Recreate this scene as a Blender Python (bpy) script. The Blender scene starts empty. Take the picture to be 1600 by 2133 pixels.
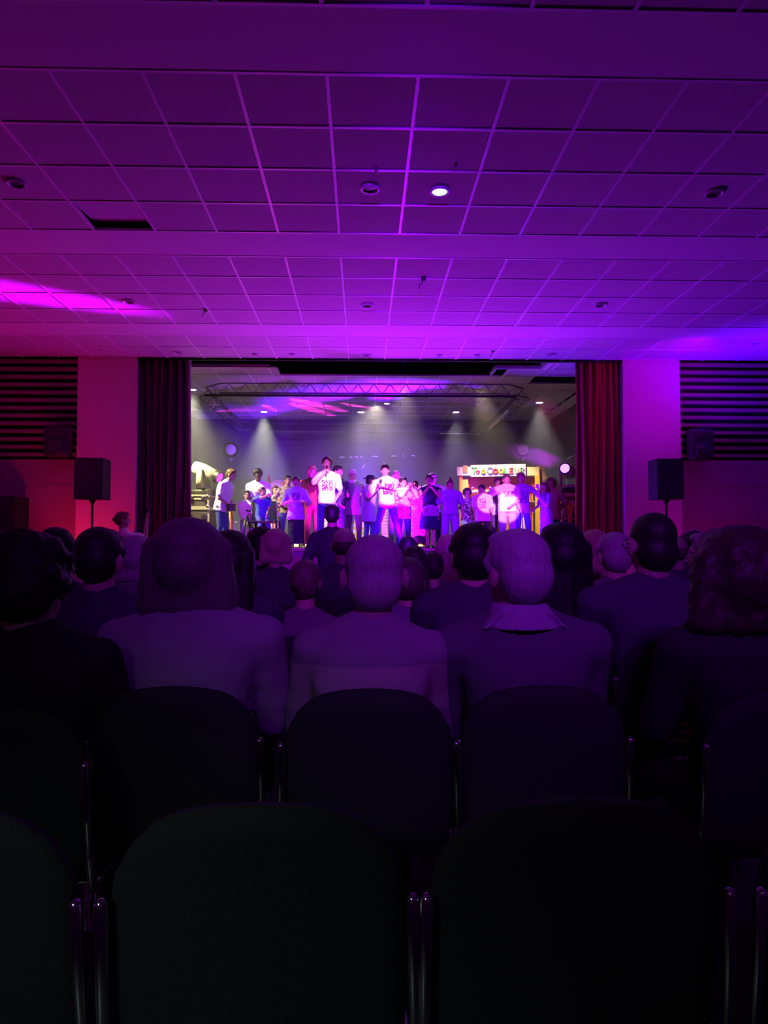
import bpy, bmesh, math, random
import numpy as np
from mathutils import Vector, Matrix, Euler, noise
random.seed(7)
C = bpy.context.scene.collection
SC = bpy.context.scene
PI = math.pi

# ------------------------------------------------------------------ camera
CZ = 1.28                       # eye height of the seated photographer
F, PITCH, YAW, ROLL = 1478.0, 0.0404, 0.0300, -0.0020
cam_d = bpy.data.cameras.new('camera'); cam = bpy.data.objects.new('camera', cam_d); C.objects.link(cam)
fw = Vector((math.sin(YAW)*math.cos(PITCH), math.cos(YAW)*math.cos(PITCH), math.sin(PITCH)))
rt = Vector((math.cos(YAW), -math.sin(YAW), 0)); up = rt.cross(fw)
rt2 = rt*math.cos(ROLL)+up*math.sin(ROLL); up2 = -rt*math.sin(ROLL)+up*math.cos(ROLL)
M = Matrix((rt2, up2, -fw)).transposed().to_4x4(); M.translation = (0, 0, CZ); cam.matrix_world = M
cam_d.sensor_fit = 'VERTICAL'; cam_d.sensor_height = 36.0; cam_d.lens = 36.0*F/2133.0
cam_d.clip_start = 0.05; cam_d.clip_end = 100
SC.camera = cam

def at(px, py, Y):
    """point of the depth plane Y that the photograph shows at (px, py)"""
    d = fw*F + rt2*(px-800) - up2*(py-1066.5)
    k = Y/d.y
    return Vector((d.x*k, Y, CZ+d.z*k))
def X_(px, Y, py=1100): return at(px, py, Y).x
def Z_(py, Y, px=800): return at(px, py, Y).z

# ------------------------------------------------------------------ world, exposure
w = bpy.data.worlds.new('world'); SC.world = w; w.use_nodes = True
w.node_tree.nodes['Background'].inputs[0].default_value = (0.02, 0.02, 0.03, 1)
w.node_tree.nodes['Background'].inputs[1].default_value = 0.0
SC.view_settings.view_transform = 'Standard'; SC.view_settings.look = 'None'
SC.view_settings.exposure = 0.0; SC.view_settings.gamma = 1.0; SC.view_settings.use_curve_mapping = False
try:
    cy = SC.cycles
    cy.max_bounces = 5; cy.diffuse_bounces = 3; cy.glossy_bounces = 2; cy.transmission_bounces = 2
    cy.volume_bounces = 0; cy.sample_clamp_indirect = 4.0; cy.caustics_reflective = False; cy.caustics_refractive = False
    cy.use_denoising = True
except Exception: pass

# ------------------------------------------------------------------ main dimensions
HC = CZ+3.05           # ceiling height
GX, GY = -0.832, 4.526 # ceiling grid origin
YW = 11.82             # front wall plane of the hall
SF = 1.15              # stage floor
YB = 17.8              # stage back wall
WL, WR = -7.6, 8.2     # hall side walls

# ------------------------------------------------------------------ lights
def light(name, kind, loc, energy, color, target=None, size=0.1, cone=60, blend=0.5):
    d = bpy.data.lights.new(name, kind); o = bpy.data.objects.new(name, d); C.objects.link(o)
    o.location = loc; d.energy = energy; d.color = color
    if kind == 'SPOT': d.spot_size = math.radians(cone); d.spot_blend = blend; d.shadow_soft_size = size
    elif kind == 'POINT': d.shadow_soft_size = size
    elif kind == 'AREA': d.size = size
    if target is not None:
        o.rotation_euler = (Vector(target)-Vector(loc)).to_track_quat('-Z', 'Y').to_euler()
    return o
VIOLET = (0.30, 0.03, 1.0); BLUE = (0.10, 0.0, 1.0); MAG = (1.0, 0.02, 0.62); PURP = (0.55, 0.04, 1.0); WARM = (1.0, 0.93, 0.62)
def aimz(px, py, Y): return at(px, py, Y)
# spots added at the stage lip to light the hall ceiling, without fixtures
light('added_lip_wash', 'SPOT', (0.7, 12.02, 1.22), 860, (0.40, 0.0, 1.0), (0.7, 9.9, HC), 0.10, 140, 1.0)
light('added_lip_wash', 'SPOT', (2.5, 12.00, 1.22), 470, (0.14, 0.0, 1.0), (4.0, 10.6, HC), 0.10, 138, 1.0)
light('added_ceiling_spot', 'SPOT', (6.0, 10.6, 2.9), 260, (0.10, 0.0, 1.0), (6.3, 11.0, HC), 0.10, 140, 1.0)  # floating spot added to brighten the ceiling near the right wall
light('added_lip_wash', 'SPOT', (-1.6, 12.02, 1.22), 370, (0.75, 0.02, 0.85), (-1.8, 10.4, HC), 0.10, 138, 1.0)
light('side_wash', 'SPOT', (-5.6, 9.3, 0.9), 130, (1.0, 0.0, 0.36), (-5.4, 8.6, HC), 0.10, 150, 0.9)
light('pillar_uplight', 'SPOT', (-4.7, 10.6, 0.9), 60, (1.0, 0.01, 0.07), (-4.5, 11.7, 1.9), 0.06, 110, 0.9)
light('pillar_uplight', 'SPOT', (5.2, 10.0, 3.9), 75, (0.62, 0.0, 0.95), (4.9, 11.8, 3.9), 0.10, 100, 0.9)
light('rear_glow', 'SPOT', (-1.0, -0.7, 2.0), 23.0, (0.72, 1.0, 0.93), (-0.45, 1.1, 0.25), 0.3, 52, 1.0)  # spot added to lift the near chairs out of black, no lamp there
light('rear_fill', 'SPOT', (0.6, -2.2, 4.0), 660, (0.36, 0.01, 1.0), (0.6, 6.0, 0.9), 0.3, 46, 1.0)
# unseen warm spots added to light the booth, the left group and the scenery
light('added_warm_spot', 'SPOT', (2.2, 13.3, HC-0.1), 750, (1.0, 0.80, 0.42), at(1050, 1040, 14.6), 0.08, 52, 0.7)
light('added_warm_spot', 'SPOT', (-3.9, 12.2, HC-0.1), 2400, (1.0, 0.85, 0.38), at(500, 1060, 13.0), 0.08, 50, 0.8)
light('added_warm_spot', 'SPOT', (0.3, 15.2, HC-0.1), 600, (1.0, 0.85, 0.55), at(760, 1100, 13.2), 0.08, 80, 0.8)
light('added_warm_spot', 'SPOT', (0.8, 13.35, HC-0.08), 500, (1.0, 0.82, 0.45), (0.6, 13.8, 1.5), 0.08, 70, 0.8)
light('added_wall_spot', 'SPOT', (5.4, 10.2, 0.8), 24, (1.0, 0.0, 0.5), (5.4, 11.8, 1.6), 0.1, 130, 0.9)  # added to brighten the dim pillar foot and lower wall on the right
# front-of-house profile spots behind the photographer
FOH = (0.4, -2.2, 4.05)
light('front_wash', 'SPOT', FOH, 12000, (0.21, 0.0, 1.0), at(800, 1085, 12.5), 0.10, 25, 0.6)
light('front_wash', 'SPOT', (-1.6, -2.2, 4.05), 1500, (0.9, 0.0, 0.8), at(850, 1055, 12.5), 0.10, 22, 0.9)
for (px, py, Yt, cone, e) in ((684, 1018, 12.2, 2.5, 60000), (808, 1016, 12.2, 2.7, 60000), (849, 1030, 12.3, 1.9, 26000),
                              (1053, 1060, 12.4, 2.1, 70000), (1015, 1050, 12.2, 1.5, 26000), (1050, 1010, 12.4, 1.6, 16000), (690, 985, 12.2, 2.0, 12000)):
    light('profile_spot', 'SPOT', (0.9, -2.2, 4.05), e, (1.0, 0.20, 0.86), at(px, py, Yt), 0.02, cone, 0.35)

# ------------------------------------------------------------------ materials
_mats = {}
def mat(name, col, rough=0.6, bump=0.0, bscale=60.0, spec=0.5, metal=0.0, emis=None, estr=0.0, var=0.0, vscale=6.0, sheen=0.0, weave=False):
    key = (name, tuple(col), rough, bump, bscale, spec, metal, emis, estr, var, vscale, sheen, weave)
    if key in _mats: return _mats[key]
    m = bpy.data.materials.new(name); m.use_nodes = True
    nt = m.node_tree; b = nt.nodes['Principled BSDF']
    b.inputs['Base Color'].default_value = (*col, 1); b.inputs['Roughness'].default_value = rough
    b.inputs['Specular IOR Level'].default_value = spec; b.inputs['Metallic'].default_value = metal
    if sheen: b.inputs['Sheen Weight'].default_value = sheen
    if emis: b.inputs['Emission Color'].default_value = (*emis, 1); b.inputs['Emission Strength'].default_value = estr
    tc = nt.nodes.new('ShaderNodeTexCoord')
    if var:
        n = nt.nodes.new('ShaderNodeTexNoise'); n.inputs['Scale'].default_value = vscale; n.inputs['Detail'].default_value = 4
        nt.links.new(tc.outputs['Object'], n.inputs['Vector'])
        mx = nt.nodes.new('ShaderNodeMix'); mx.data_type = 'RGBA'
        mx.inputs[6].default_value = (*[c*(1-var) for c in col], 1); mx.inputs[7].default_value = (*[min(1, c*(1+var)) for c in col], 1)
        nt.links.new(n.outputs[0], mx.inputs[0]); nt.links.new(mx.outputs[2], b.inputs['Base Color'])
    if bump:
        if weave:
            n = nt.nodes.new('ShaderNodeTexWave'); n.bands_direction = 'Z'; n.inputs['Scale'].default_value = bscale; n.inputs['Distortion'].default_value = 2.0
            src = n.outputs[1]
        else:
            n = nt.nodes.new('ShaderNodeTexNoise'); n.inputs['Scale'].default_value = bscale; n.inputs['Detail'].default_value = 3
            src = n.outputs[0]
        nt.links.new(tc.outputs['Object'], n.inputs['Vector'])
        bp = nt.nodes.new('ShaderNodeBump'); bp.inputs['Strength'].default_value = bump; bp.inputs['Distance'].default_value = 0.01
        nt.links.new(src, bp.inputs['Height']); nt.links.new(bp.outputs[0], b.inputs['Normal'])
    _mats[key] = m
    return m
def cloth(col, rough=0.85, bump=0.5, bscale=14): return mat('cloth', col, rough, bump, bscale, 0.2, var=0.08)
def hairm(col):
    key = ('hair', tuple(col))
    if key in _mats: return _mats[key]
    m = bpy.data.materials.new('hair'); m.use_nodes = True; nt = m.node_tree; b = nt.nodes['Principled BSDF']; N = nt.nodes.new; L = nt.links.new
    b.inputs['Roughness'].default_value = 0.5; b.inputs['Specular IOR Level'].default_value = 0.35
    tc = N('ShaderNodeTexCoord'); mp = N('ShaderNodeMapping'); mp.inputs['Scale'].default_value = (1, 1, 0.10); L(tc.outputs['Object'], mp.inputs[0])
    n = N('ShaderNodeTexNoise'); n.inputs['Scale'].default_value = 170; n.inputs['Detail'].default_value = 2; L(mp.outputs[0], n.inputs['Vector'])
    mx = N('ShaderNodeMix'); mx.data_type = 'RGBA'; mx.inputs[6].default_value = (*[c*0.55 for c in col], 1); mx.inputs[7].default_value = (*[min(1, c*1.45) for c in col], 1)
    L(n.outputs[0], mx.inputs[0]); L(mx.outputs[2], b.inputs['Base Color'])
    bp = N('ShaderNodeBump'); bp.inputs['Strength'].default_value = 0.55; bp.inputs['Distance'].default_value = 0.004; L(n.outputs[0], bp.inputs['Height']); L(bp.outputs[0], b.inputs['Normal'])
    _mats[key] = m; return m
def skin(col): return mat('skin', col, 0.5, 0.08, 80, 0.4, var=0.05)

def printed(base, ink, zc, hw, hh, y_front=-1, kind='letters', scale=38.0, back=False):
    """T-shirt with a printed block on the chest: flat print as a colour pattern in the shirt's own coordinates"""
    m = bpy.data.materials.new('printed_cloth'); m.use_nodes = True; nt = m.node_tree; b = nt.nodes['Principled BSDF']
    b.inputs['Roughness'].default_value = 0.85; b.inputs['Specular IOR Level'].default_value = 0.2
    N = nt.nodes.new; L = nt.links.new
    tc = N('ShaderNodeTexCoord'); sp = N('ShaderNodeSeparateXYZ'); L(tc.outputs['Object'], sp.inputs[0])
    def math_(op, a, b_=None):
        n = N('ShaderNodeMath'); n.operation = op
        for i, v in enumerate((a, b_)):
            if v is None: continue
            if isinstance(v, (int, float)): n.inputs[i].default_value = v
            else: L(v, n.inputs[i])
        return n.outputs[0]
    inx = math_('LESS_THAN', math_('ABSOLUTE', sp.outputs[0]), hw)
    inz = math_('LESS_THAN', math_('ABSOLUTE', math_('SUBTRACT', sp.outputs[2], zc)), hh)
    fr = math_('LESS_THAN', sp.outputs[1], 0.0)
    box = math_('MULTIPLY', math_('MULTIPLY', inx, inz), fr)
    mp = N('ShaderNodeMapping'); mp.inputs['Scale'].default_value = (1, 0.05, 1.8 if kind == 'letters' else 1); L(tc.outputs['Object'], mp.inputs[0])
    t = N('ShaderNodeTexNoise'); t.inputs['Scale'].default_value = scale; t.inputs['Detail'].default_value = 1; L(mp.outputs[0], t.inputs['Vector'])
    thr = math_('GREATER_THAN', t.outputs[0], 0.47 if kind == 'letters' else 0.42)
    f = math_('MULTIPLY', box, thr)
    mx = N('ShaderNodeMix'); mx.data_type = 'RGBA'; mx.inputs[6].default_value = (*base, 1); mx.inputs[7].default_value = (*ink, 1)
    L(f, mx.inputs[0]); L(mx.outputs[2], b.inputs['Base Color'])
    n = N('ShaderNodeTexNoise'); n.inputs['Scale'].default_value = 12; L(tc.outputs['Object'], n.inputs['Vector'])
    bp = N('ShaderNodeBump'); bp.inputs['Strength'].default_value = 0.5; bp.inputs['Distance'].default_value = 0.01
    L(n.outputs[0], bp.inputs['Height']); L(bp.outputs[0], b.inputs['Normal'])
    return m
def patterned(base, ink, scale=20, thr=0.55, tex='noise', glow=0.0, rough=0.8, stretch=(1, 1, 1)):
    m = bpy.data.materials.new('patterned'); m.use_nodes = True; nt = m.node_tree; b = nt.nodes['Principled BSDF']
    b.inputs['Roughness'].default_value = rough; N = nt.nodes.new; L = nt.links.new
    tc = N('ShaderNodeTexCoord'); mp = N('ShaderNodeMapping'); mp.inputs['Scale'].default_value = stretch; L(tc.outputs['Object'], mp.inputs[0])
    if tex == 'noise': t = N('ShaderNodeTexNoise'); t.inputs['Detail'].default_value = 2; src = t.outputs[0]
    elif tex == 'wave': t = N('ShaderNodeTexWave'); t.bands_direction = 'Z'; t.inputs['Distortion'].default_value = 0.3; src = t.outputs[1]
    elif tex == 'swirl': t = N('ShaderNodeTexWave'); t.wave_type = 'RINGS'; t.inputs['Distortion'].default_value = 6; src = t.outputs[1]
    else: t = N('ShaderNodeTexVoronoi'); src = t.outputs[0]
    t.inputs['Scale'].default_value = scale; L(mp.outputs[0], t.inputs['Vector'])
    r = N('ShaderNodeMath'); r.operation = 'GREATER_THAN'; r.inputs[1].default_value = thr; L(src, r.inputs[0])
    mx = N('ShaderNodeMix'); mx.data_type = 'RGBA'; mx.inputs[6].default_value = (*base, 1); mx.inputs[7].default_value = (*ink, 1)
    L(r.outputs[0], mx.inputs[0]); L(mx.outputs[2], b.inputs['Base Color'])
    return m
def patches(cols, scale):
    m = bpy.data.materials.new('painted_patches'); m.use_nodes = True; nt = m.node_tree; b = nt.nodes['Principled BSDF']
    b.inputs['Roughness'].default_value = 0.6; N = nt.nodes.new; L = nt.links.new
    tc = N('ShaderNodeTexCoord'); t = N('ShaderNodeTexVoronoi'); t.inputs['Scale'].default_value = scale; L(tc.outputs['Object'], t.inputs['Vector'])
    sp = N('ShaderNodeSeparateColor'); L(t.outputs['Color'], sp.inputs[0])
    cr = N('ShaderNodeValToRGB'); cr.color_ramp.interpolation = 'CONSTANT'; L(sp.outputs[0], cr.inputs[0])
    for i, c in enumerate(cols):
        e = cr.color_ramp.elements[0] if i == 0 else cr.color_ramp.elements.new(i/len(cols))
        e.color = (*c, 1)
    L(cr.outputs[0], b.inputs['Base Color']); return m

WALLW = mat('painted_plaster', (0.62, 0.55, 0.55), 0.8, 0.15, 40, 0.2, var=0.05, vscale=1.5)
WALLD = mat('lower_wall_paint', (0.30, 0.22, 0.24), 0.7, 0.15, 40, 0.2, var=0.05, vscale=1.5)
TILE = mat('mineral_tile', (0.50, 0.50, 0.50), 0.9, 0.35, 180, 0.1, var=0.06, vscale=9)
PLAS = mat('plasterboard', (0.62, 0.62, 0.63), 0.75, 0.05, 20, 0.2)
TBAR = mat('white_grid_bar', (0.72, 0.72, 0.74), 0.42, 0, 1, 0.8)
BLACK = mat('black_paint', (0.012, 0.012, 0.014), 0.6, 0.1, 60, 0.3)
BACKW = mat('dark_grey_paint', (0.115, 0.11, 0.115), 0.75, 0.15, 30, 0.2, var=0.1, vscale=0.8)
WOOD = mat('dark_board', (0.16, 0.07, 0.055), 0.55, 0.2, 30, 0.4, var=0.2, vscale=4)
SLAT = mat('slat_wood', (0.24, 0.14, 0.14), 0.6, 0.15, 40, 0.3, var=0.1)
TRUSS = mat('truss_alloy', (0.20, 0.19, 0.21), 0.45, 0, 1, 0.5, 0.8)
ALU = mat('aluminium', (0.75, 0.75, 0.76), 0.28, 0, 1, 0.5, 1.0)
CHROME = mat('chrome', (0.8, 0.8, 0.82), 0.12, 0, 1, 0.5, 1.0)
PLBLK = mat('black_plastic', (0.02, 0.02, 0.022), 0.42, 0.15, 120, 0.5)
CHAIRB = mat('dark_chair_fabric', (0.035, 0.033, 0.038), 0.8, 0.3, 150, 0.25)
FLOORM = mat('vinyl_floor', (0.10, 0.09, 0.09), 0.35, 0.05, 10, 0.5, var=0.1, vscale=2)

# ------------------------------------------------------------------ mesh helpers
class MB:
    def __init__(s): s.v = []; s.f = []
    def add(s, vs, fs):
        n = len(s.v); s.v += [tuple(v) for v in vs]; s.f += [tuple(i+n for i in f) for f in fs]; return s
    def box(s, x0, x1, y0, y1, z0, z1):
        v = [(x0,y0,z0),(x1,y0,z0),(x1,y1,z0),(x0,y1,z0),(x0,y0,z1),(x1,y0,z1),(x1,y1,z1),(x0,y1,z1)]
        return s.add(v, [(3,2,1,0),(4,5,6,7),(0,1,5,4),(1,2,6,5),(2,3,7,6),(3,0,4,7)])
    def cbox(s, c, sx, sy, sz, rot=None):
        v = [Vector((a*sx/2, b*sy/2, d*sz/2)) for a, b, d in ((-1,-1,-1),(1,-1,-1),(1,1,-1),(-1,1,-1),(-1,-1,1),(1,-1,1),(1,1,1),(-1,1,1))]
        if rot is not None: R = rot.to_matrix() if isinstance(rot, Euler) else rot; v = [R @ q for q in v]
        return s.add([q+Vector(c) for q in v], [(3,2,1,0),(4,5,6,7),(0,1,5,4),(1,2,6,5),(2,3,7,6),(3,0,4,7)])
    def cap(s, a, b, ra, rb=None, seg=10, flat=1.0):
        """tapered capsule from a to b"""
        rb = ra if rb is None else rb
        a = Vector(a); b = Vector(b); d = b-a; L = d.length
        if L < 1e-6: d = Vector((0, 0, 1)); L = 1e-6
        z = d/L; x = z.orthogonal().normalized(); y = z.cross(x)
        rings = []
        for t in (-75, -45, -15): rings.append((a+z*ra*math.sin(math.radians(t)), ra*math.cos(math.radians(t))))
        for t in (15, 45, 75): rings.append((b+z*rb*math.sin(math.radians(t)), rb*math.cos(math.radians(t))))
        vs = [a-z*ra]; 
        for c, r in rings: vs += [c+(x*math.cos(2*PI*i/seg)+y*math.sin(2*PI*i/seg))*r for i in range(seg)]
        vs.append(b+z*rb); n = len(vs)-1; fs = []
        for i in range(seg): fs.append((0, 1+(i+1) % seg, 1+i))
        for k in range(5):
            o = 1+k*seg
            for i in range(seg): j = (i+1) % seg; fs.append((o+i, o+j, o+seg+j, o+seg+i))
        o = 1+5*seg
        for i in range(seg): fs.append((o+i, o+(i+1) % seg, n))
        return s.add(vs, fs)
    def ell(s, c, r, rot=None, seg=12, rn=8):
        c = Vector(c); vs = [Vector((0, 0, -r[2]))]
        for k in range(1, rn):
            t = -PI/2+PI*k/rn
            for i in range(seg):
                a = 2*PI*i/seg; vs.append(Vector((r[0]*math.cos(t)*math.cos(a), r[1]*math.cos(t)*math.sin(a), r[2]*math.sin(t))))
        vs.append(Vector((0, 0, r[2]))); n = len(vs)-1; fs = []
        for i in range(seg): fs.append((0, 1+(i+1) % seg, 1+i))
        for k in range(rn-2):
            o = 1+k*seg
            for i in range(seg): j = (i+1) % seg; fs.append((o+i, o+j, o+seg+j, o+seg+i))
        o = 1+(rn-2)*seg
        for i in range(seg): fs.append((o+i, o+(i+1) % seg, n))
        if rot is not None: vs = [rot @ v for v in vs]
        return s.add([v+c for v in vs], fs)
    def loft(s, secs, seg=20, p=2.4):
        """secs: (centre, rx, ry[, X axis, Y axis]) closed loft of super-ellipse rings"""
        vs = []; m = len(secs)
        for sec in secs:
            c = Vector(sec[0]); rx, ry = sec[1], sec[2]
            ax = Vector(sec[3]) if len(sec) > 3 else Vector((1, 0, 0)); ay = Vector(sec[4]) if len(sec) > 4 else Vector((0, 1, 0))
            for i in range(seg):
                t = 2*PI*i/seg; ct, st = math.cos(t), math.sin(t)
                vs.append(c+ax*rx*math.copysign(abs(ct)**(2/p), ct)+ay*ry*math.copysign(abs(st)**(2/p), st))
        fs = []
        for k in range(m-1):
            o = k*seg
            for i in range(seg): j = (i+1) % seg; fs.append((o+i, o+j, o+seg+j, o+seg+i))
        vs += [Vector(secs[0][0]), Vector(secs[-1][0])]; a, b = len(vs)-2, len(vs)-1; o = (m-1)*seg
        for i in range(seg): j = (i+1) % seg; fs.append((a, j, i)); fs.append((b, o+i, o+j))
        return s.add(vs, fs)
    def cyl(s, a, b, r, r2=None, seg=14):
        r2 = r if r2 is None else r2
        a = Vector(a); b = Vector(b); z = (b-a).normalized(); x = z.orthogonal().normalized(); y = z.cross(x)
        return s.loft([(a, r, r, x, y), (b, r2, r2, x, y)], seg, 2.0)
    def tube(s, pts, r, seg=8):
        for a, b in zip(pts[:-1], pts[1:]): s.cap(a, b, r, seg=seg)
        return s
    def prism(s, pts, y0, y1):
        """outline in x,z extruded from y0 to y1"""
        n = len(pts); vs = [(x, y0, z) for x, z in pts]+[(x, y1, z) for x, z in pts]
        fs = [tuple(range(n)), tuple(range(2*n-1, n-1, -1))]+[(i, i+n, (i+1) % n+n, (i+1) % n) for i in range(n)]
        return s.add(vs, fs)
    def mesh(s, name, m, smooth=False):
        me = bpy.data.meshes.new(name); me.from_pydata(s.v, [], s.f); me.update()
        bm = bmesh.new(); bm.from_mesh(me); bmesh.ops.recalc_face_normals(bm, faces=bm.faces); bm.to_mesh(me); bm.free()
        if m: me.materials.append(m)
        if smooth: me.polygons.foreach_set('use_smooth', [True]*len(me.polygons))
        return me
    def obj(s, name, m, parent=None, smooth=False, bevel=0.0, loc=None):
        o = bpy.data.objects.new(name, s.mesh(name, m, smooth)); C.objects.link(o)
        if parent: o.parent = parent
        if loc is not None: o.location = loc
        if bevel:
            b = o.modifiers.new('bevel', 'BEVEL'); b.width = bevel; b.segments = 2; b.limit_method = 'ANGLE'; BAKE.append(o)
        return o
BAKE = []
def tag(o, label=None, cat=None, group=None, kind=None):
    if label: o['label'] = label
    if cat: o['category'] = cat
    if group: o['group'] = group
    if kind: o['kind'] = kind
    return o
def thing(name, label, cat, loc=(0, 0, 0), rz=0, group=None):
    o = bpy.data.objects.new(name, None); C.objects.link(o); o.location = loc; o.rotation_euler = (0, 0, rz); o.empty_display_size = 0.1
    return tag(o, label, cat, group)
def inst(name, me, parent, loc=(0, 0, 0), rot=(0, 0, 0)):
    o = bpy.data.objects.new(name, me); C.objects.link(o); o.parent = parent; o.location = loc; o.rotation_euler = rot; return o
def struct(name, mb, m, label=None, parent=None):
    o = mb.obj(name, m, parent); o['kind'] = 'structure'
    if label: o['label'] = label; 
    return o
def bake_all():
    dg = bpy.context.evaluated_depsgraph_get(); dg.update()
    new = []
    for o in BAKE: new.append(bpy.data.meshes.new_from_object(o.evaluated_get(dg), preserve_all_data_layers=False, depsgraph=dg))
    for o, me in zip(BAKE, new):
        me.name = o.name; o.modifiers.clear(); o.data = me
        if o.get('_s'): me.polygons.foreach_set('use_smooth', [True]*len(me.polygons)); del o['_s']
    BAKE.clear()
def soft(mb, name, m, parent, voxel=0.01, it=4, dec=0.4, disp=0.0, dscale=0.05):
    """fuses overlapping closed shapes into one continuous smooth surface"""
    me = bpy.data.meshes.new(name); me.from_pydata(mb.v, [], mb.f); me.materials.append(m)
    o = bpy.data.objects.new(name, me); C.objects.link(o); o.parent = parent
    r = o.modifiers.new('r', 'REMESH'); r.mode = 'VOXEL'; r.voxel_size = voxel; r.use_smooth_shade = True
    if it: s = o.modifiers.new('s', 'SMOOTH'); s.factor = 0.5; s.iterations = it
    if disp:
        tx = bpy.data.textures.get('clouds%g' % dscale) or bpy.data.textures.new('clouds%g' % dscale, 'CLOUDS'); tx.noise_scale = dscale; tx.noise_depth = 2
        d = o.modifiers.new('d', 'DISPLACE'); d.texture = tx; d.strength = disp; d.mid_level = 0.5; d.texture_coords = 'GLOBAL'
    if dec < 1: d = o.modifiers.new('dec', 'DECIMATE'); d.ratio = dec
    o['_s'] = 1; BAKE.append(o)
    return o

# ================================================================== SETTING: the hall
XL0, XL1 = X_(157, YW-0.06), X_(281, YW-0.06)     # left pillar
XR0, XR1 = X_(1303, YW-0.06), X_(1422, YW-0.06)   # right pillar
struct('floor', MB().box(WL, WR, -5, YW+0.05, -0.1, 0), FLOORM, 'dark vinyl hall floor under the audience')
struct('wall_left', MB().box(WL-0.2, WL, -5, YW+0.2, 0, HC+0.3), WALLW, 'left side wall of the hall')
struct('wall_right', MB().box(WR, WR+0.2, -5, YW+0.2, 0, HC+0.3), WALLW, 'right side wall of the hall')
struct('wall_back', MB().box(WL-0.2, WR+0.2, -5.2, -5, 0, HC+0.3), WALLW, 'wall behind the photographer')
zp = Z_(957, YW)    # lower edge of the slatted panels
for side, x0, x1 in (('left', WL, XL0), ('right', XR1, WR)):
    mb = MB().box(x0, x1, YW+0.06, YW+0.3, 0, zp)
    struct('wall_front_'+side, mb, WALLD, 'dark lower wall beside the %s pillar' % side)
    pan = struct('wall_upper_'+side, MB().box(x0, x1, YW+0.16, YW+0.3, zp, HC+0.3), BLACK, 'black backing behind the horizontal acoustic slats, %s of the stage' % side)
    n = 13; pitch = (Z_(957, YW)-Z_(745, YW))/-n
    sm = MB().box(x0+0.02, x1-0.02, -0.02, 0.09, -0.028, 0.028).mesh('slat', SLAT)
    for k in range(n):
        z = zp+(HC-zp)*(k+0.62)/n
        inst('slat', sm, pan, (0, YW+0.07, z))
    # recessed joints of the lower boarding
    tb = MB(); 
    for zz in (0.55, 1.13, 1.62, 2.2): tb.box(x0, x1, YW+0.05, YW+0.065, zz-0.012, zz+0.012)
    o = tb.obj('joint_strip', WALLD, bpy.data.objects['wall_front_'+side])
struct('wall_pillar_left', MB().box(XL0, XL1, YW-0.06, YW+0.34, 0, HC+0.3), WALLW, 'plain pillar left of the stage opening')
struct('wall_pillar_right', MB().box(XR0, XR1, YW-0.06, YW+0.34, 0, HC+0.3), WALLW, 'plain pillar right of the stage opening')

# ceiling of the hall: exposed grid, one plain band every fifth row
ceil = struct('ceiling', MB().box(WL, WR, -5, YW+0.02, HC+0.30, HC+0.36), BLACK, 'suspended tile ceiling of the hall')
S = 0.6
tile_me = MB().box(-0.284, 0.284, -0.284, 0.284, 0.0, 0.018).mesh('tile', TILE)
far = MB(); nb = 0; MISS = (-3, 3)
bands = (-1, 4, 9)
def bandq(r): return (r+1) % 5 == 0
for r in range(-12, 13):
    y0 = GY+S*r; 
    if y0 > YW-0.1: break
    yc = y0+0.3; y1 = min(y0+S, YW)
    if bandq(r):
        pl = MB()
        pl.box(WL, WR, y0+0.012, y1-0.012, HC-0.002, HC+0.02)
        o = pl.obj('plaster_band', PLAS, ceil); continue
    for c in range(-12, 15):
        xc = GX+S*c+0.3
        if xc-0.3 < WL or xc+0.3 > WR: continue
        vis = (r >= -2) and abs(xc-0.2) < 0.62*(yc+0.3)+0.5
        if (c, r) == MISS: continue
        if vis and y1 == y0+S:
            inst('tile', tile_me, ceil, (xc, yc, HC+0.001)); nb += 1
        else: far.box(xc-0.284, xc+0.284, y0+0.016, y1-0.01, HC+0.001, HC+0.019)
tag(far.obj('tile_field', TILE, ceil), kind='stuff')
# the lifted tile left of the centre, tilted up over a dark gap at its far edge
xc, yc = GX+S*MISS[0]+0.3, GY+S*MISS[1]+0.3
o = inst('tile', tile_me, ceil, (xc, yc-0.035, HC+0.034), (math.radians(6.5), 0, 0)); o['label'] = 'ceiling tile pushed up out of its frame'
# bars
for r in range(-12, 14):
    y = GY+S*r
    if y > YW: continue
    MB().box(WL, WR, y-0.012, y+0.012, HC-0.007, HC+0.02).obj('grid_bar', TBAR, ceil)
segs = [(-8.0, GY-S), (GY, GY+4*S), (GY+5*S, GY+9*S), (GY+10*S, YW)]
for i, (a, b) in enumerate(segs[1:]):
    for c in range(-10, 15):
        x = GX+S*c
        if abs(x-0.2) > 0.62*b+0.6 or not WL < x < WR: continue
        MB().box(x-0.013, x+0.013, a+0.012, b-0.012, HC-0.006, HC+0.02).obj('grid_bar', TBAR, ceil)
rb = MB()
for c in range(-10, 15):
    x = GX+S*c
    if WL < x < WR:
        for k in range(2): rb.box(x-0.013, x+0.013, GY-S*(10-5*k)+0.012, GY-S*(6-5*k)-0.012, HC-0.006, HC+0.02)
rb.obj('grid_bar_field', TBAR, ceil)['kind'] = 'stuff'
struct('trim_1', MB().box(XL1, XR0, YW-0.02, YW+0.04, HC-0.03, HC+0.3), BLACK, 'dark edge where the hall ceiling meets the stage opening')

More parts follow.
